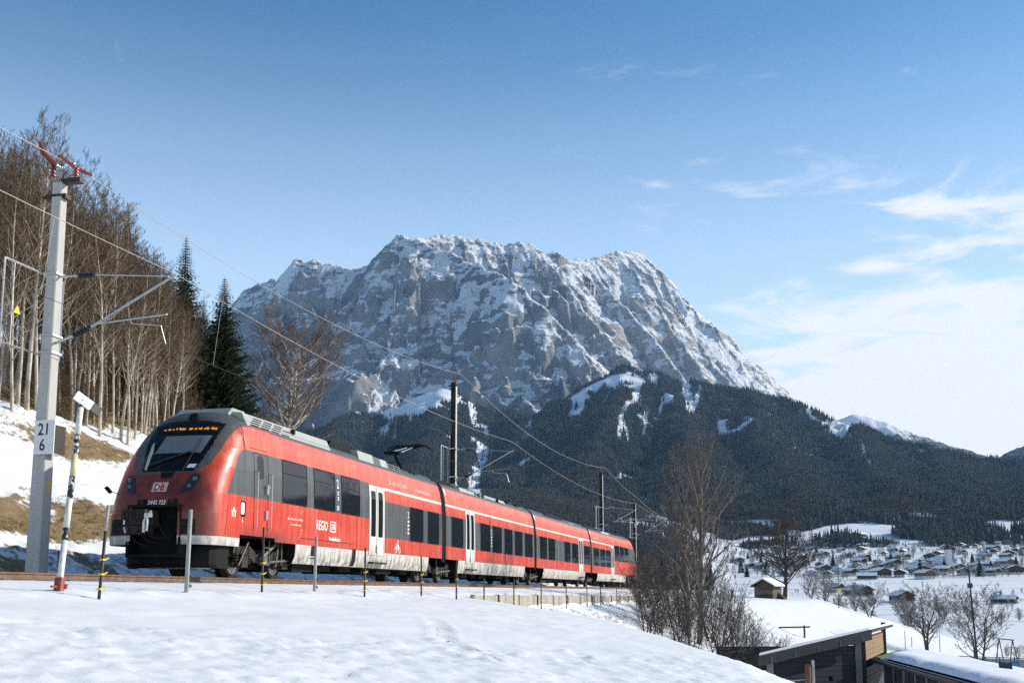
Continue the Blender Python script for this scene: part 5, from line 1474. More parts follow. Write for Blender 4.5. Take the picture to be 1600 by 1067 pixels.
FIELD = [tree_pair('field_tree_%d' % i, grow_tree(160 + i, 7.0, 0.16, 20, 0.65, 3.6, 3, 0.05, 0.24, 0.06, 2 if i else 0, 0.08, (6, 5, 4), 0.4, 0.82, lambda t: 0.5 + 0.5 * math.sin(t * 2.9), 0.011), M_DARKBARK, M_DARKTWIG) for i in range(3)]
stand('field_tree', FIELD[1], 1437, 95, 915, 7.4, 'forked leafless tree in the field right behind the plank shed', 'tree', None, 1.1)
stand('field_tree', FIELD[2], 1516, 88, 925, 7.4, 'wide leafless tree beside the leaning wooden pole', 'tree', None, 2.4)
stand('field_tree', FIELD[0], 1304, 125, 905, 7.6, 'leafless tree in the row beyond the snowy knoll, near the round tree', 'tree', None, 0.2)
stand('field_tree', FIELD[1], 1352, 130, 908, 7.6, 'leafless tree in the row beyond the knoll, above the shed ridge', 'tree', None, 3.0)
FROST = [tree_pair('frost_tree_%d' % i, grow_tree(180 + i, 6.0, 0.10, 20, 0.7, 2.6, 2, 0.0, 0.10, 0, 3, 0.08, (7, 5), 0.4, 0.85, None, 0.016), M_DARKTWIG, M_GREYTWIG) for i in range(3)]
fr = random.Random(8)
for k in range(26):
    px = fr.uniform(1270, 1640); Y = fr.uniform(230, 480); x = (px - 800) / FPX * Y
    plant('hedge_tree', FROST[k % 3], (x, Y, gz(x, Y) - 0.2), 'frost grey leafless tree in the hedgerow across the snowy fields', 'tree', 'hedgerow trees across the fields', fr.uniform(0, 6.28), fr.uniform(0.7, 1.5))
for k, (px, Y, s) in enumerate(((1575, 120, 0.35), (1592, 122, 0.4), (1560, 124, 0.3), (1602, 118, 0.42), (1540, 240, 0.5), (1598, 210, 0.6), (1262, 140, 0.8), (1285, 150, 0.9), (1330, 160, 0.9))):
    x = (px - 800) / FPX * Y
    plant('hedge_bush', FROST[k % 3], (x, Y, gz(x, Y) - 0.2), 'low frosted bush at the edge of the snowy field', 'bush', 'low bushes in the fields', k * 1.1, s)

# ---- dry grass on the bank and weeds by the wall: nobody could count it
def grass_tufts(name, spots, mat, label):
    R = random.Random(5); V = []; F = []
    for x, y, z, h in spots:
        for j in range(9):
            a = R.uniform(0, 6.28); b = R.uniform(0.3, 1.3); w = 0.007
            dx, dy = math.cos(a), math.sin(a); hh = h * R.uniform(0.5, 1.1); k = len(V); ox, oy = R.gauss(0, 0.05), R.gauss(0, 0.05)
            V += [(x + ox - dy * w, y + oy + dx * w, z), (x + ox + dy * w, y + oy - dx * w, z), (x + ox + dx * b * hh, y + oy + dy * b * hh, z + hh * (1.0 - 0.5 * b))]
            F += [(k, k + 1, k + 2)]
    o = link(name, np_mesh(name, V, F, mat, False)); return tag(o, label, 'grass', kind='stuff')
M_DRY = NT('dry_grass'); M_DRY = M_DRY.set(M_DRY.mix(M_DRY.noise(M_DRY.pos(), 3.0, 3), (0.17, 0.115, 0.055), (0.42, 0.31, 0.165)), 0.9, 0, 0.1)
rg = np.random.RandomState(3); ss_ = rg.uniform(-16, 46, 16000); ll_ = -np.concatenate([rg.uniform(7.5, 10.4, 9000), rg.uniform(13.2, 17.0, 3500), rg.uniform(17, 24, 3500)])
xx = UX * (ss_ + S0) + NX * (ll_ + LC); yy = UY * (ss_ + S0) + NY * (ll_ + LC)
gm = fbm(ss_ / 4.5, ll_ / 3.0, 3, 91) > -0.06
zz_ = ground_z(xx, yy) + near_detail(*track_sl(xx, yy))
grass_tufts('dry_grass', [(a, b, c - 0.02, h) for a, b, c, h, g in zip(xx, yy, zz_, rg.uniform(0.10, 0.26, len(xx)), gm) if g], M_DRY, 'dry brown grass showing through the snow on the bank')
ss_ = rg.uniform(14, 60, 1500); ll_ = rg.uniform(5.4, 8.5, 1500)
xx = UX * (ss_ + S0) + NX * (ll_ + LC); yy = UY * (ss_ + S0) + NY * (ll_ + LC); gm = fbm(ss_ / 2.5, ll_ / 2.0, 3, 93) > 0.12
zz_ = ground_z(xx, yy) + near_detail(*track_sl(xx, yy))
grass_tufts('weeds', [(a, b, c - 0.02, h) for a, b, c, h, g in zip(xx, yy, zz_, rg.uniform(0.12, 0.32, len(xx)), gm) if g], M_DRY, 'withered weeds poking through the snow below the concrete wall')
# ------------------------------------------------------------------ overhead line
def concrete(name, c, var=0.15):
    t = NT(name); p = t.coord()
    n = t.noise(p, 2.5, 6, 0.65, 0.1, (1, 1, 0.3)); n2 = t.noise(p, 40, 3)
    col = t.mix(t.step(n, 0.35, 0.7), tuple(x * (1 - var) for x in c), c)
    return t.set(t.mix(t.step(n2, 0.55, 0.7, 0, 0.35), col, tuple(x * 0.6 for x in c)), 0.9, 0, 0.2, n2, 0.004, 0.6)
M_CONC = concrete('pale_concrete', (0.50, 0.49, 0.46))
M_WALLC = concrete('aged_concrete', (0.42, 0.39, 0.33), 0.3)
M_GALV = plain('galvanised_tube', (0.50, 0.51, 0.50), 0.45, 0.6, 0.12)
M_DARKSTEEL = plain('dark_rusted_steel', (0.045, 0.036, 0.03), 0.6, 0.4, 0.3)
M_INSUL = plain('black_insulator', (0.015, 0.014, 0.014), 0.35, 0, 0.2)
M_BROWNINS = plain('red_brown_insulator', (0.26, 0.055, 0.035), 0.35, 0, 0.15)
M_WIRE = plain('bright_copper_wire', (0.42, 0.38, 0.34), 0.45, 0.6, 0.1)
M_YELLOW = plain('yellow_plastic', (0.75, 0.50, 0.03), 0.5, 0, 0.1)
M_PLATE = plain('white_enamel_plate', (0.78, 0.78, 0.77), 0.45, 0, 0.04)
M_INK = plain('black_paint', (0.012, 0.012, 0.013), 0.5, 0, 0.1)
def insulator(m, a, b, r, k=6):
    A, B = Vector(a), Vector(b); L = (B - A).length; pr = []
    for i in range(k):
        h = L * i / k; pr += [(h, r * 0.5), (h + L / k * 0.25, r), (h + L / k * 0.55, r), (h + L / k * 0.8, r * 0.5)]
    m.lathe(A, B - A, pr, 10)
def mast(s, ztop, zbase, style, label, tip_l=0.25, detail=True, group=None):
    o = thing('catenary_mast', T(s, -3.2, zbase), label, 'mast', group); O = tuple(o.location)
    def B(m, n, mat, par=o, sm=False): return m.build(n, mat, par, sm, O)
    m = new(); L0 = -3.2
    if style == 'concrete':
        for z0, z1, w0, w1 in ((zbase - 1.0, ztop, 0.205, 0.135),):
            c = 0.025; vs = []
            for z, w in ((z0, w0), (z1, w1)):
                for x, y in ((-w + c, -w), (w - c, -w), (w, -w + c), (w, w - c), (w - c, w), (-w + c, w), (-w, w - c), (-w, -w + c)): vs.append((s + x, L0 + y, z))
            m.add(vs, [tuple(range(7, -1, -1)), tuple(range(8, 16))] + [(i, (i + 1) % 8, 8 + (i + 1) % 8, 8 + i) for i in range(8)])
        col = B(m, 'column', M_CONC)
    else:
        h = 0.14
        m.box(s - h, s + h, L0 + h - 0.02, L0 + h, zbase - 1, ztop); m.box(s - h, s + h, L0 - h, L0 - h + 0.02, zbase - 1, ztop); m.box(s - 0.012, s + 0.012, L0 - h + 0.02, L0 + h - 0.02, zbase - 1, ztop)
        col = B(m, 'column', M_DARKSTEEL)
        m = new(); m.box(s - h + 0.02, s + h - 0.02, L0 + h + 0.002, L0 + h + 0.008, zbase, ztop - 0.2); B(m, 'lit_flange_strip', M_GALV, col)  # pale strip stands in for sunlight on the flange face
    w = 0.17
    # clamps
    m = new()
    for z in (7.62, 6.02, 5.58): m.box(s - w - 0.03, s + w + 0.03, L0 - w - 0.03, L0 + w + 0.03, z - 0.03, z + 0.03)
    B(m, 'clamp', M_GALV)
    # guard frame of tubes parallel to the track
    m = new(); lf = L0 + 0.02; f0, f1 = s - 1.55, s + 0.66
    lf = L0 - w - 0.05
    m.tube([(f0, lf, 7.63), (f1, lf, 7.63), (f1, lf, 5.53), (f0, lf, 5.56), (f0, lf, 7.63)], 0.028, 6); m.tube([(f0 + 0.35, lf, 7.6), (f0 + 0.35, lf, 5.56)], 0.012, 5); m.tube([(s - 0.35, lf, 7.6), (s - 0.35, lf, 5.56)], 0.014, 5)
    m.tube([(f0 - 0.5, lf, 5.60), (f0, lf, 5.56)], 0.03, 6)
    B(m, 'guard_frame', M_GALV)
    # cantilever
    m = new(); insulator(m, (s, -2.5, 7.56), (s, -2.0, 7.55), 0.075, 5); B(m, 'stay_insulator', M_INSUL)
    m = new(); insulator(m, (s, -2.55, 6.0), (s, -2.05, 6.2), 0.085, 5); B(m, 'strut_insulator', M_INSUL)
    m = new(); m.tube([(s, L0 + w, 7.57), (s, -2.5, 7.56)], 0.03, 6); m.tube([(s, L0 + w, 5.85), (s, -2.55, 6.0)], 0.035, 6); B(m, 'bracket', M_GALV)
    m = new(); m.tube([(s, -2.0, 7.55), (s, tip_l - 0.2, 7.37)], 0.018, 6); B(m, 'stay_rod', M_GALV)
    m = new(); m.tube([(s, -2.05, 6.2), (s, tip_l, 7.40)], 0.034, 7); B(m, 'strut_tube', M_GALV)
    m = new(); m.tube([(s, -1.85, 6.28), (s, tip_l - 0.2, 6.40)], 0.022, 6); m.tube([(s, -0.92, 6.22), (s, tip_l - 0.35, 6.12), (s, tip_l - 0.2, 5.66)], 0.014, 5); m.tube([(s, -0.95, 6.33), (s, -0.92, 6.22)], 0.012, 4)
    B(m, 'registration_arm', M_GALV)
    # head of the mast
    m = new()
    if style == 'concrete':
        m.box(s - 0.10, s + 0.10, -3.12, -2.56, ztop - 0.02, ztop + 0.10); m.box(s - 0.10, s + 0.12, -3.55, -2.95, ztop - 0.42, ztop - 0.30); m.box(s - w, s + w, L0 - w, L0 + w, ztop - 0.38, ztop - 0.33)
    else:
        m.box(s - 0.08, s + 0.08, L0 - 0.3, L0 + 0.2, ztop - 0.25, ztop - 0.17)
    B(m, 'head_bracket', M_DARKSTEEL)
    m = new(); insulator(m, (s, L0 + (0.45 if style == 'concrete' else 0), ztop + 0.08), (s, L0 + (0.45 if style == 'concrete' else 0), ztop + 0.42), 0.07, 4); B(m, 'post_insulator', M_BROWNINS if detail else M_INSUL)
    return o
S_M = [1.59, 35.86, 79.65, 97.0]
ZT = [10.05, 11.45, 11.0, 9.5]
m1 = mast(S_M[0], ZT[0], -0.4, 'concrete', 'pale square concrete mast carrying the overhead line beside the cab')
m2 = mast(S_M[1], ZT[1], -0.4, 'steel', 'dark steel mast rising behind the second car', group=None, detail=True)
m3 = mast(S_M[2], ZT[2], -0.5, 'steel', 'dark steel mast behind the rear car with a white cantilever', detail=True)
m4 = mast(S_M[3], ZT[3], -0.6, 'steel', 'farthest dark mast, standing just past the end of the train', detail=True)
# feeder insulators on the concrete mast: brown sleeves along the wire and a strained horn
FL = -2.78
def feeder_z(s):
    return float(np.interp(s, [-30, S_M[0], S_M[1], S_M[2], S_M[3], 130], [10.9, 10.47, 11.87, 11.42, 9.92, 9.6]))
def sag(a, b, t, d): return -4 * d * t * (1 - t)
m = new(); insulator(m, (S_M[0] - 0.68, FL, feeder_z(S_M[0]) + 0.02), (S_M[0] - 0.05, FL, feeder_z(S_M[0]) + 0.0), 0.048, 12); insulator(m, (S_M[0] + 0.05, FL, feeder_z(S_M[0])), (S_M[0] + 0.66, FL, feeder_z(S_M[0]) + 0.03), 0.048, 12)
m.build('wire_sleeve', M_BROWNINS, m1, False, tuple(m1.location))
m = new(); s = S_M[0]
insulator(m, (s - 0.02, -3.42, 10.25), (s - 0.02, -3.42, 10.62), 0.075, 4); m.tube([(s, -3.42, 10.62), (s - 0.3, -3.52, 10.80), (s - 0.42, -3.56, 11.05)], [0.08, 0.07, 0.05], 7)
m.build('horn_insulator', plain('dark_red_insulator', (0.12, 0.02, 0.015), 0.4), m1, False, tuple(m1.location))
m = new()
for i in range(8): m.lathe((s, -3.35 + i * 0.07, 10.56 - 0.10 * math.sin(i / 7 * 3.14)), (0, 1, 0.1), [(0, 0.03), (0.02, 0.045), (0.05, 0.03)], 8)
m.build('chain_link', M_GALV, m1, False, tuple(m1.location))
m = new(); m.box(s - 0.165, s + 0.10, -3.60, -3.58, 9.66, 9.70); m.build('bracket', M_DARKSTEEL, m1, False, tuple(m1.location))
# yellow strip with lettering on the lit face
m = new(); m.box(s - 0.04, s + 0.03, -3.012, -3.006, 2.0, 2.38); m.build('strip_label', M_YELLOW, m1, False, tuple(m1.location))
def wire(name, pts, r, mat, label):
    o = thing(name, T(*pts[0]), label, 'wire'); m = new(); m.tube(pts, r, 5); m.build('strand', mat, o, True, tuple(o.location)); return o
pts = []
knots = [(-30, 10.9), (S_M[0], 10.47), (S_M[1], 11.87), (S_M[2], 11.42), (S_M[3], 9.92), (135, 9.4)]
for (a, za), (b, zb) in zip(knots[:-1], knots[1:]):
    for i in range(12):
        t = i / 12; pts.append((a + (b - a) * t, FL, za + (zb - za) * t - 0.0006 * (b - a) ** 2 * 4 * t * (1 - t)))
wire('feeder_wire', pts, 0.010, M_WIRE, 'topmost wire strung over the heads of the masts')
pts = []; spans = [(-30, 7.5), (S_M[0], 7.42), (S_M[1], 7.9), (S_M[2], 7.9), (S_M[3], 7.4), (135, 7.2)]
for (a, za), (b, zb) in zip(spans[:-1], spans[1:]):
    for i in range(12):
        t = i / 12; pts.append((a + (b - a) * t, 0.22, za + (zb - za) * t - 0.00035 * (b - a) ** 2 * 4 * t * (1 - t)))
mess = pts
wire('messenger_wire', pts, 0.009, M_WIRE, 'sagging carrier wire of the overhead line at the cantilever tips')
cw = wire('contact_wire', [(s_, 0.0, 5.62) for s_ in np.linspace(-30, 135, 60)], 0.007, M_DARKSTEEL, 'level contact wire just above the pantograph')
for s_ in np.arange(-24, 120, 7.0):
    zt = float(np.interp(s_, [p[0] for p in mess], [p[2] for p in mess])); m = new(); m.tube([(s_, 0.2, zt), (s_, 0.0, 5.63)], 0.004, 3); m.build('dropper', M_WIRE, cw, False, tuple(cw.location))
# kilometre board and warning triangle
s = S_M[0] - 0.24
kb = thing('kilometre_board', T(s, -3.02, 3.0), 'white board reading 21 over 6 fixed to the concrete mast', 'sign'); KO = tuple(kb.location)
m = new(); m.box(s - 0.012, s + 0.012, -3.30, -2.74, 2.99, 3.84); m.build('plate', M_PLATE, kb, False, KO)
m = new(); m.box(s + 0.04, s + 0.46, -2.80, -2.76, 3.02, 3.72); m.box(s + 0.012, s + 0.05, -3.2, -2.85, 3.2, 3.26); m.build('back_plate', M_DARKSTEEL, kb, False, KO)
def board_text(txt, l, z, size, sx):
    v, f = text_shape(txt, size, 0, 0.006); m = new(); m.add([(s - 0.016, l + x * sx, z + y) for x, y, _ in v], f); m.build('numeral', M_INK, kb, False, KO)
board_text('21', -3.21, 3.47, 0.42, 0.82); board_text('6', -3.15, 3.08, 0.42, 0.82)
wt = thing('warning_triangle', T(0.55, -3.43, 6.5), 'small yellow warning triangle hanging in the guard frame', 'sign')
m = new(); m.prism([(0.47, 6.38), (0.71, 6.38), (0.59, 6.60)], 1, -3.444, -3.428); m.tube([(0.59, -3.436, 6.6), (0.59, -3.436, 7.6)], 0.004, 3); m.build('plate', M_YELLOW, wt, False, tuple(wt.location))

# ------------------------------------------------------------------ posts by the track
def near_z(s, l):
    x, y = sl_world(s, l); S_, L_ = track_sl(np.array([x]), np.array([y]))
    return gz(x, y) + float(near_detail(S_, L_)[0])
M_BLACKPOST = plain('black_fibre_post', (0.03, 0.028, 0.026), 0.6, 0, 0.2)
M_GREYPOST = plain('weathered_grey_post', (0.34, 0.33, 0.31), 0.75, 0, 0.2)
def fence_post(px, l, h, kind, label, lean=(0, 0), group=None):
    s = px_l(px, l); z = near_z(s, l)
    o = thing('fence_post', T(s, l, z), label, 'post', group); O = tuple(o.location)
    r = 0.037 if kind == 'grey' else 0.022
    top = (s + lean[0], l + lean[1], z + h)
    m = new()
    if kind == 'grey':
        m.tube([(s, l, z - 0.3), top], [r, r * 0.95], 8)
        m.build('shaft', M_GREYPOST, o, True, O)
        for k in (0.10, 0.24, 0.38):
            m = new()
            for i in range(10):
                a0, a1 = 0.628 * i, 0.628 * (i + 1)
                m.tube([(s + 0.085 + 0.035 * math.cos(a0), l + 0.02, z + k + 0.02 * math.sin(a0)), (s + 0.085 + 0.035 * math.cos(a1), l + 0.02, z + k + 0.02 * math.sin(a1))], 0.011, 4, cap=False)
            m.tube([(s, l, z + k), (s + 0.06, l + 0.02, z + k)], 0.008, 4)
            m.build('ring_insulator', M_INSUL, o, False, O)
    else:
        m.tube([(s, l, z - 0.3), tuple(np.array((s, l, z)) * 0.28 + np.array(top) * 0.72)], r, 7); m.build('shaft', M_BLACKPOST, o, True, O)
        m = new(); m.tube([tuple(np.array((s, l, z)) * 0.28 + np.array(top) * 0.72), top], r * 0.95, 7); m.build('bare_top', M_GREYPOST if px < 200 else M_BLACKPOST, o, True, O)
        for k in (0.14, 0.34, 0.54):
            t = k / h; c = np.array((s, l, z)) * (1 - t) + np.array(top) * t
            m = new(); m.box(c[0] - 0.026, c[0] + 0.036, c[1] - 0.025, c[1] + 0.03, c[2] - 0.010, c[2] + 0.012); m.tube([(c[0] + 0.06, c[1], c[2]), (c[0] + 0.12, c[1] + 0.02, c[2] + 0.03)], 0.012, 4); m.build('clip_insulator', M_YELLOW, o, False, O)
    return o
fence_post(160, 5.35, 1.30, 'black', 'leaning black fence post with yellow clips beside the striped marker post', (0.28, -0.1))
fence_post(296, 4.9, 1.36, 'grey', 'thick grey fence post with black rings in front of the cab', (0.03, 0.0))
fence_post(413, 4.95, 1.22, 'black', 'thin black fence post with yellow clips in front of the first bogie')
fence_post(494, 4.9, 1.17, 'grey', 'grey fence post with black rings below the first passenger window', (0.04, 0))
fence_post(572, 5.4, 1.10, 'black', 'thin black fence post with yellow clips below the first cream door')
fence_post(660, 5.3, 1.05, 'black', 'thin black fence post left of the first joint between cars', (-0.06, 0))
fence_post(714, 5.9, 1.05, 'black', 'thin black fence post just left of the low wall')
ORD = 'first second third fourth fifth sixth seventh eighth ninth tenth eleventh twelfth thirteenth fourteenth fifteenth sixteenth seventeenth eighteenth nineteenth twentieth'.split()
for k, px in enumerate((757, 803, 845, 884, 916, 937, 962)):
    fence_post(px, 5.95, 1.0 + 0.05 * (k % 2), 'black', ORD[k] + ' thin dark post before the low concrete wall, counted from its near end', (0.02 * (k % 3 - 1), 0), 'posts before the low wall')
# striped marker post with a tilted plate
l = 4.75; s = px_l(97, l); z = near_z(s, l)
mp = thing('marker_post', T(s, l, z), 'tall leaning white marker post with black and yellow bands and red foot', 'post'); O = tuple(mp.location)
b0 = Vector((s, l, z - 0.2)); b1 = Vector(T(0, 0, 0)) ; top = Vector((s + 0.78, l - 0.35, z + 2.80))
def along(t): return b0 + (top - b0) * t
def seg(t0, t1, r, mat, name):
    m = new(); m.tube([along(t0), along(t1)], r, 9); return m.build(name, mat, mp, True, O)
M_WPAINT = plain('chalky_white_paint', (0.66, 0.65, 0.60), 0.7, 0, 0.12, 14)
t_ = NT('flaking_black_band'); n_ = t_.noise(t_.coord(), 16, 4, 0.6); M_FLAKE = t_.set(t_.mix(t_.step(n_, 0.50, 0.56), (0.02, 0.02, 0.02), (0.62, 0.61, 0.57)), 0.7)
M_CREAM = plain('yellowed_paint', (0.60, 0.52, 0.28), 0.7, 0, 0.1)
seg(0.03, 0.30, 0.043, M_WPAINT, 'shaft'); seg(0.30, 0.36, 0.0435, M_FLAKE, 'band'); seg(0.36, 0.50, 0.043, M_WPAINT, 'shaft'); seg(0.50, 0.61, 0.0435, M_FLAKE, 'band'); seg(0.61, 0.72, 0.043, M_CREAM, 'band'); seg(0.72, 0.82, 0.0435, M_FLAKE, 'band'); seg(0.82, 0.96, 0.043, M_WPAINT, 'shaft'); seg(0.96, 1.0, 0.0435, M_FLAKE, 'band')
M_REDOX = plain('red_oxide_steel', (0.26, 0.045, 0.035), 0.6, 0.2, 0.2)
m = new(); m.tube([along(-0.02), along(0.125)], 0.068, 10); c = along(0.05); m.obox(c + Vector((0.10, 0.0, 0)), (0.02, 0, 0), (0, 0.03, 0), (0.05, 0, 0.15)); m.box(c.x - 0.16, c.x - 0.05, c.y - 0.012, c.y + 0.012, c.z + 0.10, c.z + 0.13); m.build('foot_sleeve', M_REDOX, mp, False, O)
ax = Vector((0.18, 0.10, -0.115)); up_ = Vector((0.10, -0.02, 0.09)); c = top + Vector((0.02, 0.02, 0.0))
m = new(); m.obox(c, ax * 0.62, up_ * 0.75, Vector((-0.004, 0.012, 0.004))); m.build('plate', M_PLATE, mp, False, O)
m = new(); m.obox(c + ax * 0.95, ax * 0.34, up_ * 0.75, Vector((-0.004, 0.012, 0.004))); m.build('plate_end', M_INK, mp, False, O)
# short black stake between the rails and the bank
m = new(); st = thing('track_stake', T(1.1, -2.2, -0.2), 'short dark stake standing behind the rails left of the plough', 'stake'); m.box(1.07, 1.13, -2.23, -2.17, -0.5, 0.62); m.build('shaft', M_INK, st, False, tuple(st.location))

# ------------------------------------------------------------------ low concrete wall
wl_ = thing('retaining_wall', T(9.6, 5.6, -0.8), 'low pale concrete wall of upright slabs below the track', 'wall'); O = tuple(wl_.location)
for i in range(13):
    s = 9.6 + i * 2.9; m = new(); m.box(s + 0.06, s + 2.84, 5.62, 5.70, -1.6, -0.47 - 0.012 * i + 0.01 * (i % 2)); m.build('slab', M_WALLC, wl_, False, O)
    m = new(); m.box(s - 0.05, s + 0.05, 5.60, 5.735, -1.6, -0.44 - 0.012 * i); m.build('wall_post', M_DARKSTEEL if i % 2 else M_WALLC, wl_, False, O)
# ------------------------------------------------------------------ timber
def planks(name, c0, c1, scale=3.0):
    t = NT(name); p = t.coord()
    n = t.noise(p, scale, 6, 0.65, 0.2, (1, 1, 6)); n2 = t.noise(p, 30, 3, 0.6, 0, (0.2, 0.2, 3))
    return t.set(t.mix(t.math('MULTIPLY', t.math('ADD', n, n2), 0.5), c0, c1), 0.85, 0, 0.2, n2, 0.004, 0.5)
M_DARKPLANK = planks('dark_weathered_planks', (0.020, 0.021, 0.025), (0.068, 0.072, 0.082))
M_SUNLITPLANK = planks('sunlit_brown_planks', (0.20, 0.12, 0.065), (0.40, 0.26, 0.15))  # warmer tone paints the sunlight on the shed's right-hand wall
M_GREYPLANK = planks('grey_post_timber', (0.16, 0.15, 0.135), (0.30, 0.28, 0.25))
M_HUTPLANK = planks('hut_planks', (0.060, 0.045, 0.034), (0.14, 0.105, 0.078))
M_ROOFSNOW = plain('roof_snow', (0.82, 0.83, 0.85), 0.6, 0, 0.04, 2.0, 0.3)
M_GREEN = plain('green_roofing_felt', (0.085, 0.15, 0.055), 0.8, 0, 0.2)
M_TIN = plain('dark_roof_edge', (0.05, 0.05, 0.05), 0.5, 0.3, 0.2)
def V3(px, py, Y): return Vector(at(px, py, Y))
def slab_poly(m, top, th, k=0):
    """a flat polygon with thickness"""
    n = len(top); b = [p - Vector((0, 0, th)) for p in top]
    m.add(list(top) + b, [tuple(range(n)), tuple(range(2 * n - 1, n - 1, -1))] + [(i, n + i, n + (i + 1) % n, (i + 1) % n) for i in range(n)], k)
def plank_wall(o, O, A, B, zb, zA, zB, mat, n, name='plank', gaps=()):
    """horizontal boards between two uprights under a sloping roof line; boards overlap the roof line are cut"""
    A, B = Vector(A), Vector(B); d = (B - A); d.z = 0; L = d.length; d.normalize(); nn = Vector((d.y, -d.x, 0))
    h = 0.17; k = 0; R = random.Random(int(L * 100))
    z = zb
    while z < max(zA, zB):
        z1 = z + h - 0.014
        # where the roof line crosses this board
        def xr(zz): return 0.0 if zB == zA else (zz - zA) / (zB - zA) * L
        if zB > zA: x0 = max(0.0, xr(z1) if z1 > zA else 0.0); x1 = L
        else: x0 = 0.0; x1 = min(L, xr(z1) if z1 > zB else L)
        if x1 - x0 > 0.15:
            segs = [(x0, x1)]
            for g0, g1, ks in gaps:
                if k in ks: segs = [q for a, b in segs for q in ((a, min(b, g0)), (max(a, g1), b)) if q[1] - q[0] > 0.05]
            for a, b in segs:
                m = MB(); off = R.uniform(0, 0.012); c0 = A + d * a; c1 = A + d * b
                p = [(c0 + nn * off), (c1 + nn * off), (c1 + nn * (off - 0.03)), (c0 + nn * (off - 0.03))]
                m.add([(q.x, q.y, zz) for zz in (z, z1) for q in p], [(0, 3, 2, 1), (4, 5, 6, 7), (0, 1, 5, 4), (1, 2, 6, 5), (2, 3, 7, 6), (3, 0, 4, 7)])
                m.build(name, mat, o, False, O)
        z += h; k += 1
# ---- plank shed with a sloping roof
SA, SB = V3(1197, 1020, 36.0), V3(1346, 986, 38.2); SCn = V3(1379, 968, 44.5)
zf = -5.6
shed = thing('plank_shed', (SA.x, SA.y, zf), 'dark plank shed with a sloping snow dusted roof below the thicket', 'shed'); O = tuple(shed.location)
DD = SCn - SB; SD = SA + Vector((DD.x, DD.y, 0)); zA, zB = SA.z - 0.12, SB.z - 0.12
plank_wall(shed, O, SA, SB, zf, zA, zB, M_DARKPLANK, 0, gaps=((1.9, 2.15, (15,)), (2.8, 3.0, (13,))))
plank_wall(shed, O, SB, SCn, SB.z - 1.05, zB, zB, M_SUNLITPLANK, 0)
plank_wall(shed, O, SB, SCn, zf, SB.z - 1.22, SB.z - 1.22, M_DARKPLANK, 0)
for p, mat, w in ((SA + (SB - SA) * 0.03, M_GREYPLANK, 0.10), (SB - (SB - SA).normalized() * 0.25, M_GREYPLANK, 0.11), (SB + Vector((0.02, 0.02, 0)), M_DARKPLANK, 0.07), (SCn, M_DARKPLANK, 0.07)):
    zt = p.z - 0.1; m = MB(); m.box(p.x - w, p.x + w, p.y - 0.12, p.y + 0.04, zf - 0.3, zt); m.build('corner_post', mat, shed, False, O)
ex = (SB - SA).normalized(); e0 = SA - ex * 0.45 + Vector((0, -0.35, 0)); e1 = SB + ex * 0.35 + Vector((0, -0.35, 0)); e0.z = SA.z - 0.05; e1.z = SB.z + 0.06
dn = Vector((DD.x, DD.y, 0)) * 1.08
m = MB(); slab_poly(m, [e0, e1, e1 + dn, e0 + dn], 0.10); m.build('roof_deck', M_DARKPLANK, shed, False, O)
m = MB(); dz = Vector((0, 0, 0.085)); slab_poly(m, [e0 + dz + Vector((0.05, 0.06, 0)), e1 + dz + Vector((-0.05, 0.06, 0)), e1 + dn + dz, e0 + dn + dz], 0.08); m.build('roof_snow', M_ROOFSNOW, shed, False, O)
m = MB(); q0 = e0 + Vector((0, -0.02, -0.10)); q1 = e1 + Vector((0, -0.02, -0.10)); m.add([q0, q1, q1 - Vector((0, 0, 0.24)), q0 - Vector((0, 0, 0.24)), q0 + Vector((0, .05, 0)), q1 + Vector((0, .05, 0)), q1 + Vector((0, .05, -.24)), q0 + Vector((0, .05, -.24))], [(0, 1, 2, 3), (7, 6, 5, 4), (0, 4, 5, 1), (3, 2, 6, 7), (0, 3, 7, 4), (1, 5, 6, 2)]); m.build('fascia_board', M_DARKPLANK, shed, False, O)
for i in range(5):
    p = e0.lerp(e1, (i + 0.5) / 5); m = MB(); m.box(p.x - 0.05, p.x + 0.05, p.y - 0.01, p.y + 0.8, p.z - 0.32, p.z - 0.12); m.build('rafter', M_GREYPLANK, shed, False, O)
m = MB(); m.box(SA.x, SCn.x, SCn.y, SCn.y + 0.05, zf, SA.z - 0.2); m.build('back_wall', M_DARKPLANK, shed, False, O)
# ---- long low building with a snow roof
la = thing('lean_to_building', (12.2, 37, -5.0), 'long low building with a thick white snow roof at the picture corner', 'building'); O = tuple(la.location)
P1, P2, P3, P4 = Vector((12.35, 37.2, -2.58)), Vector((10.6, 21.0, -2.58)), Vector((14.2, 21.0, -2.80)), Vector((16.2, 45.5, -2.80))
m = MB(); slab_poly(m, [P1, P2, P3, P4], 0.10); m.build('roof_deck', M_TIN, la, False, O)
g = (P4 - P1); m = MB(); slab_poly(m, [P1 + Vector((0.1, 0.0, 0.03)), P1 + Vector((-0.03, -0.9, 0.03)), P1 + g * 0.97 + Vector((0.0, -1.4, 0.03)), P1 + g * 0.97 + Vector((0, 0, 0.03))], 0.03); m.build('roofing_felt', M_GREEN, la, False, O)
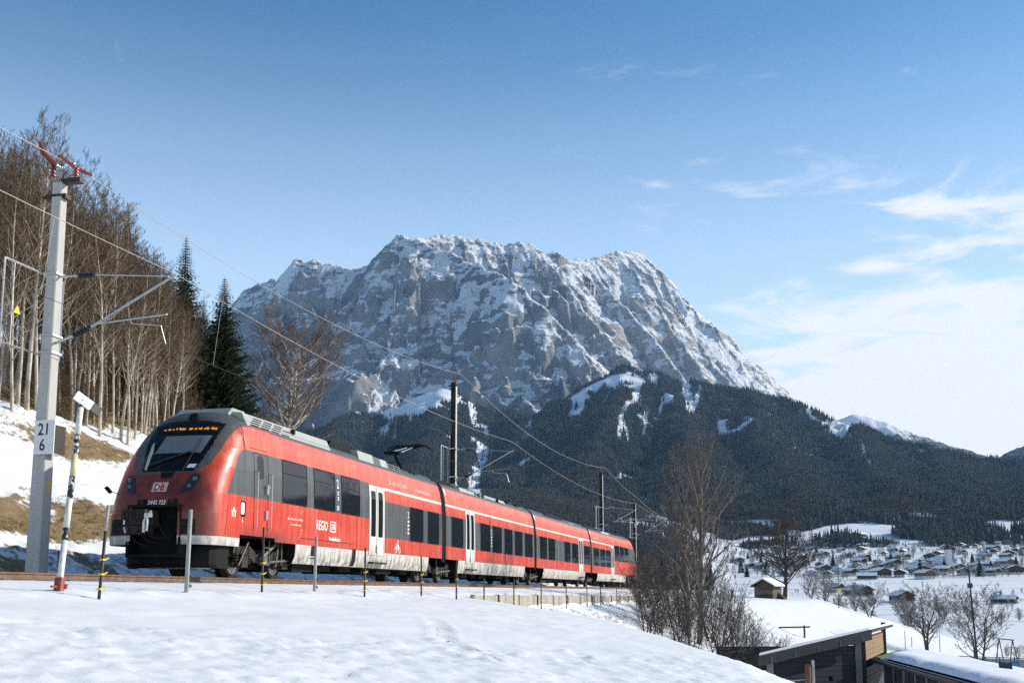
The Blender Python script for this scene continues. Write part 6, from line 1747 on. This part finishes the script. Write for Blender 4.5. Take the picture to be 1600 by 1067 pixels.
# snow lies uneven, thicker in the middle
m = MB(); nu, nv = 14, 40; rs_ = np.random.RandomState(2)
A0 = P1 + Vector((0.06, -1.15, 0)); A1 = P1 + g * 0.96 + Vector((0.0, -1.9, 0))
vs = []
for i in range(nv + 1):
    for j in range(nu + 1):
        u, v = j / nu, i / nv; a = A0.lerp(P2 + Vector((0.15, 0, 0)), v); b = A1.lerp(P3, v); p = a.lerp(b, u)
        e = min(u, 1 - u, v * 3 + 0.02) * 8; th_ = 0.22 * min(1, e) ** 0.5 + 0.05 * float(fbm(np.array([p.x / 1.5]), np.array([p.y / 1.5]), 3, 71)[0])
        vs.append((p.x, p.y, p.z + 0.04 + max(0.0, th_) * (1 if 0 < j < nu and 0 < i else 0)))
m.add(vs, [(i*(nu+1)+j, i*(nu+1)+j+1, (i+1)*(nu+1)+j+1, (i+1)*(nu+1)+j) for i in range(nv) for j in range(nu)]); o = m.build('roof_snow', M_ROOFSNOW, la, True, O); fix_normals(o.data)
m = MB(); m.tube([P1 + Vector((-0.07, 0, -0.08)), P1.lerp(P2, 0.5) + Vector((-0.07, 0, -0.10)), P2 + Vector((-0.07, 0, -0.08))], 0.065, 8); m.build('gutter', M_TIN, la, True, O)
W0, W1 = P1 + Vector((0.25, -0.3, 0)), P2 + Vector((0.25, 0.2, 0)); d = (W1 - W0); L = d.length; d.normalize(); nn = Vector((-abs(d.y), 0.0, 0)).normalized()
k = 0
while k * 0.19 < L - 0.2:
    a = W0 + d * (k * 0.19); b = W0 + d * (k * 0.19 + 0.175); off = 0.012 * (k % 3)
    m = MB(); m.add([(q.x - off + t_, q.y, zz) for zz in (-5.6, -2.70) for q, t_ in ((a, 0), (b, 0), (b, 0.03), (a, 0.03))], [(0, 1, 2, 3), (7, 6, 5, 4), (0, 4, 5, 1), (1, 5, 6, 2), (2, 6, 7, 3), (3, 7, 4, 0)])
    m.build('wall_board', M_DARKPLANK if k % 7 else M_GREYPLANK, la, False, O); k += 1
m = MB(); m.box(W0.x + 0.05, P4.x - 0.5, W0.y + 0.1, W0.y + 0.16, -5.6, -2.72); m.build('end_wall', M_DARKPLANK, la, False, O)
m = MB(); p = V3(1572, 1046, 30); m.obox(p, (0.05, 0.0, 0), (0, 0.30, 0), (0.05, 0.16, 0.20)); m.build('roof_vent', M_INK, la, False, O)
# ---- small hut on the knoll
hx, hy = (1196 - 800) / FPX * 108, 108.0; hz_ = gz(hx, hy)
hut = thing('field_hut', (hx, hy, hz_), 'small brown plank hut with a snow covered gable roof on the knoll', 'hut', None, -0.55)
w, dpt, hh = 1.25, 1.9, 1.75
hut.scale = (0.74,) * 3
for sd in (-1, 1):
    for k in range(10):
        m = MB(); m.box(-w + 0.0, w, sd * dpt - 0.02 + 0.008 * (k % 2), sd * dpt + 0.02 + 0.008 * (k % 2), k * 0.18 - 0.2, k * 0.18 - 0.03); m.build('plank', M_HUTPLANK, hut)
    for k in range(10):
        m = MB(); m.box(sd * w - 0.02, sd * w + 0.02, -dpt + 0.03, dpt - 0.03, k * 0.18 - 0.2, k * 0.18 - 0.03); m.build('plank', M_HUTPLANK, hut)
    m = MB(); m.prism([(-w, 1.6), (w, 1.6), (0, 2.35)], 1, sd * dpt - 0.02, sd * dpt + 0.02); m.build('gable', M_HUTPLANK, hut)
for sd in (-1, 1):
    m = MB(); m.prism([(0, 2.42), (sd * (w + 0.45), 1.50), (sd * (w + 0.45), 1.62), (0, 2.54)], 1, -dpt - 0.4, dpt + 0.4); o = m.build('roof_panel', M_DARKPLANK, hut); fix_normals(o.data)
    m = MB(); m.prism([(0, 2.545), (sd * (w + 0.42), 1.625), (sd * (w + 0.36), 1.80), (0, 2.78)], 1, -dpt - 0.36, dpt + 0.36); o = m.build('roof_snow', M_ROOFSNOW, hut); fix_normals(o.data)
for k in range(4):
    m = MB(); m.box(w + 0.05 + 0.22 * k, w + 0.25 + 0.22 * k, 0.2, 1.0, -0.4, 0.75 - 0.2 * k); m.build('stair_step', M_HUTPLANK, hut)
def ground_at(px, Y): x = (px - 800) / FPX * Y; return x, Y, gz(x, Y)
# rail beside the hut
rx0, ry0, rz0 = ground_at(1250, 84); rf = thing('rail_fence', (rx0, ry0, rz0), 'short wooden rail on a post in the snow below the hut', 'fence')
m = MB(); m.box(-0.06, 0.06, -0.06, 0.06, -0.3, 0.95); m.build('post', M_HUTPLANK, rf); m = MB(); m.obox((-0.75, 0.1, 0.80), (1.15, -0.25, 0.03), (0, 0.03, 0), (0, 0, 0.06)); m.build('rail', M_HUTPLANK, rf)
# ---- leaning pole, lamp box
x, y, z = ground_at(1514, 92); pl_ = thing('utility_pole', (x, y, z), 'thin leaning wooden pole with a small box near its top', 'pole')
m = MB(); m.tube([(0, 0, -0.5), (-0.28, 0.1, 8.4)], [0.10, 0.06], 7); m.build('shaft', M_DARKPLANK, pl_, True); m = MB(); m.box(-0.46, -0.08, -0.1, 0.12, 6.6, 7.0); m.build('junction_box', M_TIN, pl_); m = MB(); m.tube([(-0.7, 0.1, 8.0), (0.2, 0.1, 8.05)], 0.03, 5); m.build('crossarm', M_DARKPLANK, pl_)
# ---- swing frame
x, y, z = ground_at(1566, 76); sw = thing('swing_frame', (x, y, z), 'dark steel swing frame standing in the snowy yard', 'swing')
for sx_, sy_ in ((-0.5, -0.4), (0.5, -0.4), (-0.5, 1.9), (0.5, 1.9)):
    m = MB(); m.tube([(sx_, sy_, -0.2), (0, sy_ * 0.9 + 0.05, 2.7)], 0.035, 6); m.build('leg', M_INK, sw)
m = MB(); m.tube([(0, -0.5, 2.7), (0, 2.0, 2.7)], 0.04, 6); m.build('top_bar', M_INK, sw); m = MB(); m.tube([(-0.30, -0.38, 1.15), (0.30, -0.38, 1.15)], 0.025, 5); m.build('cross_brace', M_INK, sw)
# ---- yard fence with panels and a blue banner
x0, y0, z0 = ground_at(1440, 98); x1, y1, z1 = ground_at(1640, 92); z0 = z1 = min(z0, z1)
yf = thing('yard_fence', (x0, y0, z0), 'low panelled fence across the snowy yard', 'fence'); O = (x0, y0, z0)
M_FENCEP = plain('pale_fence_panel', (0.42, 0.43, 0.45), 0.7, 0, 0.2, 3.0)
n = 9; A, B = Vector((x0, y0, z0)), Vector((x1, y1, z0))
for i in range(n + 1):
    p = A.lerp(B, i / n); m = MB(); m.box(p.x - 0.04, p.x + 0.04, p.y - 0.04, p.y + 0.04, z0 - 0.5, z0 + 1.1); m.build('fence_upright', M_INK, yf, False, O)
    if i < n:
        q = A.lerp(B, (i + 1) / n); e = (q - p) * 0.5; c = (p + q) * 0.5
        m = MB(); m.obox(c + Vector((0, 0, 0.55)), e * 0.96, Vector((0, 0.015, 0)), Vector((0, 0, 0.42))); m.build('fence_panel', M_FENCEP, yf, False, O)
        m = MB(); m.obox(c + Vector((0, -0.03, 1.06)), e, Vector((0, 0.03, 0)), Vector((0, 0, 0.03))); m.build('top_rail', M_INK, yf, False, O)
x, y, z = ground_at(1562, 90); bn = thing('blue_banner', (x, y, z + 0.2), 'small bright blue banner hung on the yard fence', 'banner')
m = MB(); m.box(-0.6, 0.6, -0.02, 0.02, 0.0, 0.62); m.build('cloth', plain('blue_banner_cloth', (0.03, 0.25, 0.45), 0.7), bn)
m = MB()
for a, b, c, d in ((-0.5, -0.1, 0.36, 0.46), (-0.5, 0.2, 0.16, 0.24)): m.box(a, b, -0.026, -0.021, c, d)
m.build('print_bar', M_MARK, bn)
for px, Y, h in ((1404, 96, 1.5), (1457, 94, 2.1), (1414, 98, 0.9), (1545, 110, 1.6)):
    x, y, z = ground_at(px, Y); o = thing('yard_stake', (x, y, z), 'thin upright stake in the snowy yard behind the shed', 'stake', 'stakes in the yard'); m = MB(); m.tube([(0, 0, -0.2), (0.03, 0, h)], 0.03, 5); m.build('shaft', M_INK, o)
# ---- boundary posts in the near corner
x, y, z = ground_at(1252, 25.5); gp = thing('gate_post', (x, y, z), 'weathered brown post with a pale iron stake and wire by the shed', 'post')
m = MB(); m.tube([(0, 0, -0.5), (0.02, 0, 2.05 + (-4.1 - z) * 1.0)], 0.075, 8); m.build('shaft', planks('red_brown_post', (0.10, 0.05, 0.035), (0.22, 0.13, 0.09)), gp, True)
m = MB(); m.box(0.11, 0.17, -0.03, 0.03, -0.5, 2.15 + (-4.1 - z)); m.build('iron_stake', M_GREYPOST, gp); m = MB(); m.tube([(-1.0, -0.1, 1.62 + (-4.1 - z)), (0, 0, 1.72 + (-4.1 - z))], 0.01, 4); m.build('fence_wire', M_GALV, gp)

# ------------------------------------------------------------------ the village
def house_mats():
    return [plain('house_plaster_%d' % i, c, 0.85, 0, 0.06) for i, c in enumerate(((0.62, 0.60, 0.55), (0.55, 0.48, 0.36), (0.66, 0.66, 0.66)))], [planks('house_timber_%d' % i, a, b, 0.5) for i, (a, b) in enumerate((((0.05, 0.032, 0.02), (0.12, 0.08, 0.05)), ((0.10, 0.065, 0.04), (0.2, 0.14, 0.09))))]
PLASTER, TIMBER = house_mats()
M_EAVE = planks('dark_eaves', (0.035, 0.025, 0.018), (0.08, 0.055, 0.04), 0.5)
M_HWIN = glass('house_window_glass', (0.03, 0.035, 0.04), 0.15)
HV = []
for i, (w, d, h, rise, pm, tm, lowf) in enumerate(((5.5, 6.5, 5.6, 2.3, 0, 0, 0.5), (6.5, 8.0, 6.4, 2.6, 2, 1, 0.45), (4.5, 5.5, 4.8, 2.2, 1, 0, 0.7), (8.0, 10, 6.2, 3.0, 0, 0, 0.35), (5.0, 9.0, 4.2, 2.4, 2, 0, 0.2), (4.0, 4.5, 5.2, 2.0, 2, 1, 1.0))):
    parts = []
    m = MB(); m.box(-w, w, -d, d, -2.0, h * lowf); parts.append(('wall', m.data('house_wall', PLASTER[pm])))
    m = MB(); m.box(-w - 0.05, w + 0.05, -d - 0.05, d + 0.05, h * lowf, h)
    m.prism([(-w, h), (w, h), (0, h + rise)], 1, -d, d); parts.append(('upper_storey', m.data('house_upper', TIMBER[tm] if lowf < 1 else PLASTER[pm])))
    m = MB(); k = 1.3
    for sd in (-1, 1): m.prism([(0, h + rise + 0.1), (sd * (w + k), h - rise * k / w + 0.1), (sd * (w + k), h - rise * k / w + 0.3), (0, h + rise + 0.3)], 1, -d - 1.2, d + 1.2)
    me = m.data('house_roof', M_EAVE); fix_normals(me); parts.append(('roof', me))
    m = MB()
    for sd in (-1, 1): m.prism([(0, h + rise + 0.31), (sd * (w + k * 0.95), h - rise * k / w + 0.35), (sd * (w + k * 0.92), h - rise * k / w + 0.75), (0, h + rise + 0.75)], 1, -d - 1.1, d + 1.1)
    me = m.data('house_roof_snow', M_ROOFSNOW); fix_normals(me); parts.append(('roof_snow', me))
    if lowf < 0.6: m = MB(); m.box(-w - 0.1, w + 0.1, -d - 1.3, -d - 0.06, h * lowf - 0.1, h * lowf + 0.85); parts.append(('balcony', m.data('house_balcony', TIMBER[tm])))
    m = MB(); m.box(-0.4, 0.4, 1.0, 1.8, h + rise - 0.6, h + rise + 1.5); parts.append(('chimney', m.data('house_chimney', PLASTER[pm])))
    win = MB(); win.box(-0.65, 0.65, -0.06, 0.06, 0, 1.3); wm = win.data('house_window', M_HWIN)
    HV.append((parts, wm, w, d, h, lowf))
HN = ('broad chalet with dark timber upper floor and snowy roof in the village', 'large white village house with brown upper floor and snowy roof', 'small ochre village house under a snowy gable', 'big dark brown farmhouse with a wide snowy roof in the village', 'long low barn with white gable and snowy roof in the village', 'small plain white village house with a snowy roof')
def house(i, px, Y, rz, sc=1.0, windows=True):
    parts, wm, w, d, h, lowf = HV[i]; x = (px - 800) / FPX * Y; z = max(gz(x, Y), float(lookup(fX[0], fY[:, 0], fZ, np.array([x]), np.array([Y]))[0]) if Y > 1260 else -1e9)
    o = thing('village_house', (x, Y, z), HN[i], 'house', 'village houses of the kind: ' + HN[i][:28].strip(), rz, sc)
    for nme, me in parts: link(nme, me, o)
    if windows:
        for fx in (-w * 0.6, 0.0, w * 0.6):
            for fz in (0.8, h * 0.62):
                q = link('window', wm, o); q.location = (fx, -d - 0.06, fz)
        for fy in (-d * 0.5, d * 0.4):
            q = link('window', wm, o); q.location = (w + 0.06, fy, 1.0); q.rotation_euler = (0, 0, math.pi / 2)
    return o
rv = random.Random(21)
hl = [(0, 1325, 985, 0.4), (3, 1370, 965, 0.2), (0, 1402, 960, -0.5), (1, 1440, 930, 0.3), (3, 1432, 1010, 0.1), (3, 1580, 1000, -0.3), (1, 1470, 1010, 0.7), (0, 1500, 985, -0.2), (2, 1345, 1040, 0.9), (5, 1304, 1010, 0.3), (2, 1290, 960, -0.4), (4, 1350, 925, 1.2), (0, 1545, 975, 0.5), (5, 1523, 1040, 0.0), (1, 1392, 1240, 0.4), (3, 1450, 1260, -0.4)]
taken = [(p, y) for _, p, y, _ in hl]
for i, px, Y, r in hl: house(i, px, Y, r, 0.85)
tries = 0
while len(taken) < 112 and tries < 6000:
    tries += 1; Y = rv.uniform(980, 1560); px = rv.uniform(1140, 1650)
    if Y > 1250 and px < 1200: continue
    x = (px - 800) / FPX * Y
    if any((x - (q - 800) / FPX * y_) ** 2 + (Y - y_) ** 2 < 19 ** 2 for q, y_ in taken): continue
    taken.append((px, Y)); house(rv.choice((0, 0, 1, 2, 3, 4, 5, 2)), px, Y, rv.uniform(-0.8, 0.8), rv.uniform(0.65, 0.9), Y < 1300)
# church
x = (1478 - 800) / FPX * 1130; z = gz(x, 1130)
ch = thing('church', (x, 1130, z), 'village church with a slim white tower and pointed dark spire', 'church', None, 0.3)
m = MB(); m.box(-2.6, 2.6, -2.6, 2.6, -2, 19); m.build('tower', PLASTER[2], ch); m = MB(); m.lathe((0, 0, 19), (0, 0, 1), [(0, 3.9), (2.5, 2.2), (12, 0.05)], 8); m.build('spire', M_EAVE, ch)
m = MB(); m.box(-5, 5, 2.7, 20, -2, 8); m.build('nave', PLASTER[2], ch); m = MB(); m.prism([(-5.8, 7.6), (5.8, 7.6), (0, 13)], 1, 2.65, 20.6); m.build('nave_roof', M_ROOFSNOW, ch)
# barns in the fields
for i, (px, Y, i_v, sc) in enumerate(((1402, 560, 4, 0.8), (1335, 640, 4, 0.9), (1300, 700, 2, 0.8), (1560, 520, 4, 0.6))):
    o = house(i_v, px, Y, 0.3 * i, sc, False); o['label'] = ('lone barn in the snowy fields nearest the shed', 'lone barn in the fields below the village, near the round tree', 'small lone house at the near edge of the village', 'tiny lone barn in the fields at the far side of the pole')[i]; o['group'] = 'barns in the fields'
# trees among the houses
for k in range(100):
    Y = rv.uniform(960, 1560); px = rv.uniform(1150, 1640); x = (px - 800) / FPX * Y
    if any((x - (q - 800) / FPX * y_) ** 2 + (Y - y_) ** 2 < 11 ** 2 for q, y_ in taken): continue
    if k % 3 == 0: plant('village_spruce', SPR[2], (x, Y, gz(x, Y) - 0.3), 'dark spruce standing between the village houses', 'tree', 'spruces between the houses', k, rv.uniform(0.8, 1.5))
    else: plant('village_tree', FROST[k % 3], (x, Y, gz(x, Y) - 0.3), 'leafless grey tree standing between the village houses', 'tree', 'leafless trees between the houses', k, rv.uniform(1.0, 2.0))
# upper chalet and station on the ski run
for i, (px, py, Y, i_v) in enumerate(((975, 752, 0, 4), (640, 733, 0, 4), (1342, 842, 0, 0), (1243, 838, 0, 5))):
    x, Yh = march(px, py); o = house(i_v, 800 + x / Yh * FPX, Yh, 0.2 + i, 1.3, False)
    o['label'] = ('long building on the snow patch high above the rear car', 'lone hut on the ski run above the pantograph', 'lone chalet on the slope above the village', 'small lone chalet at the wood edge above the village')[i]; o['group'] = 'lone houses on the slopes'
# ------------------------------------------------------------------ the air in the valley
hz = MB(); hz.box(-3200, 5200, -300, 8100, -30, 2050)
t = NT('valley_air'); t.n.remove(t.b)
pv = t.node('ShaderNodeVolumePrincipled')
pv.inputs['Color'].default_value = (0.42, 0.68, 1.0, 1); pv.inputs['Density'].default_value = 0.000026; pv.inputs['Anisotropy'].default_value = 0.2
t.l.new(pv.outputs[0], t.out.inputs['Volume'])
haze = hz.build('haze', t.m); tag(haze, 'thin blue winter haze filling the valley', kind='stuff')
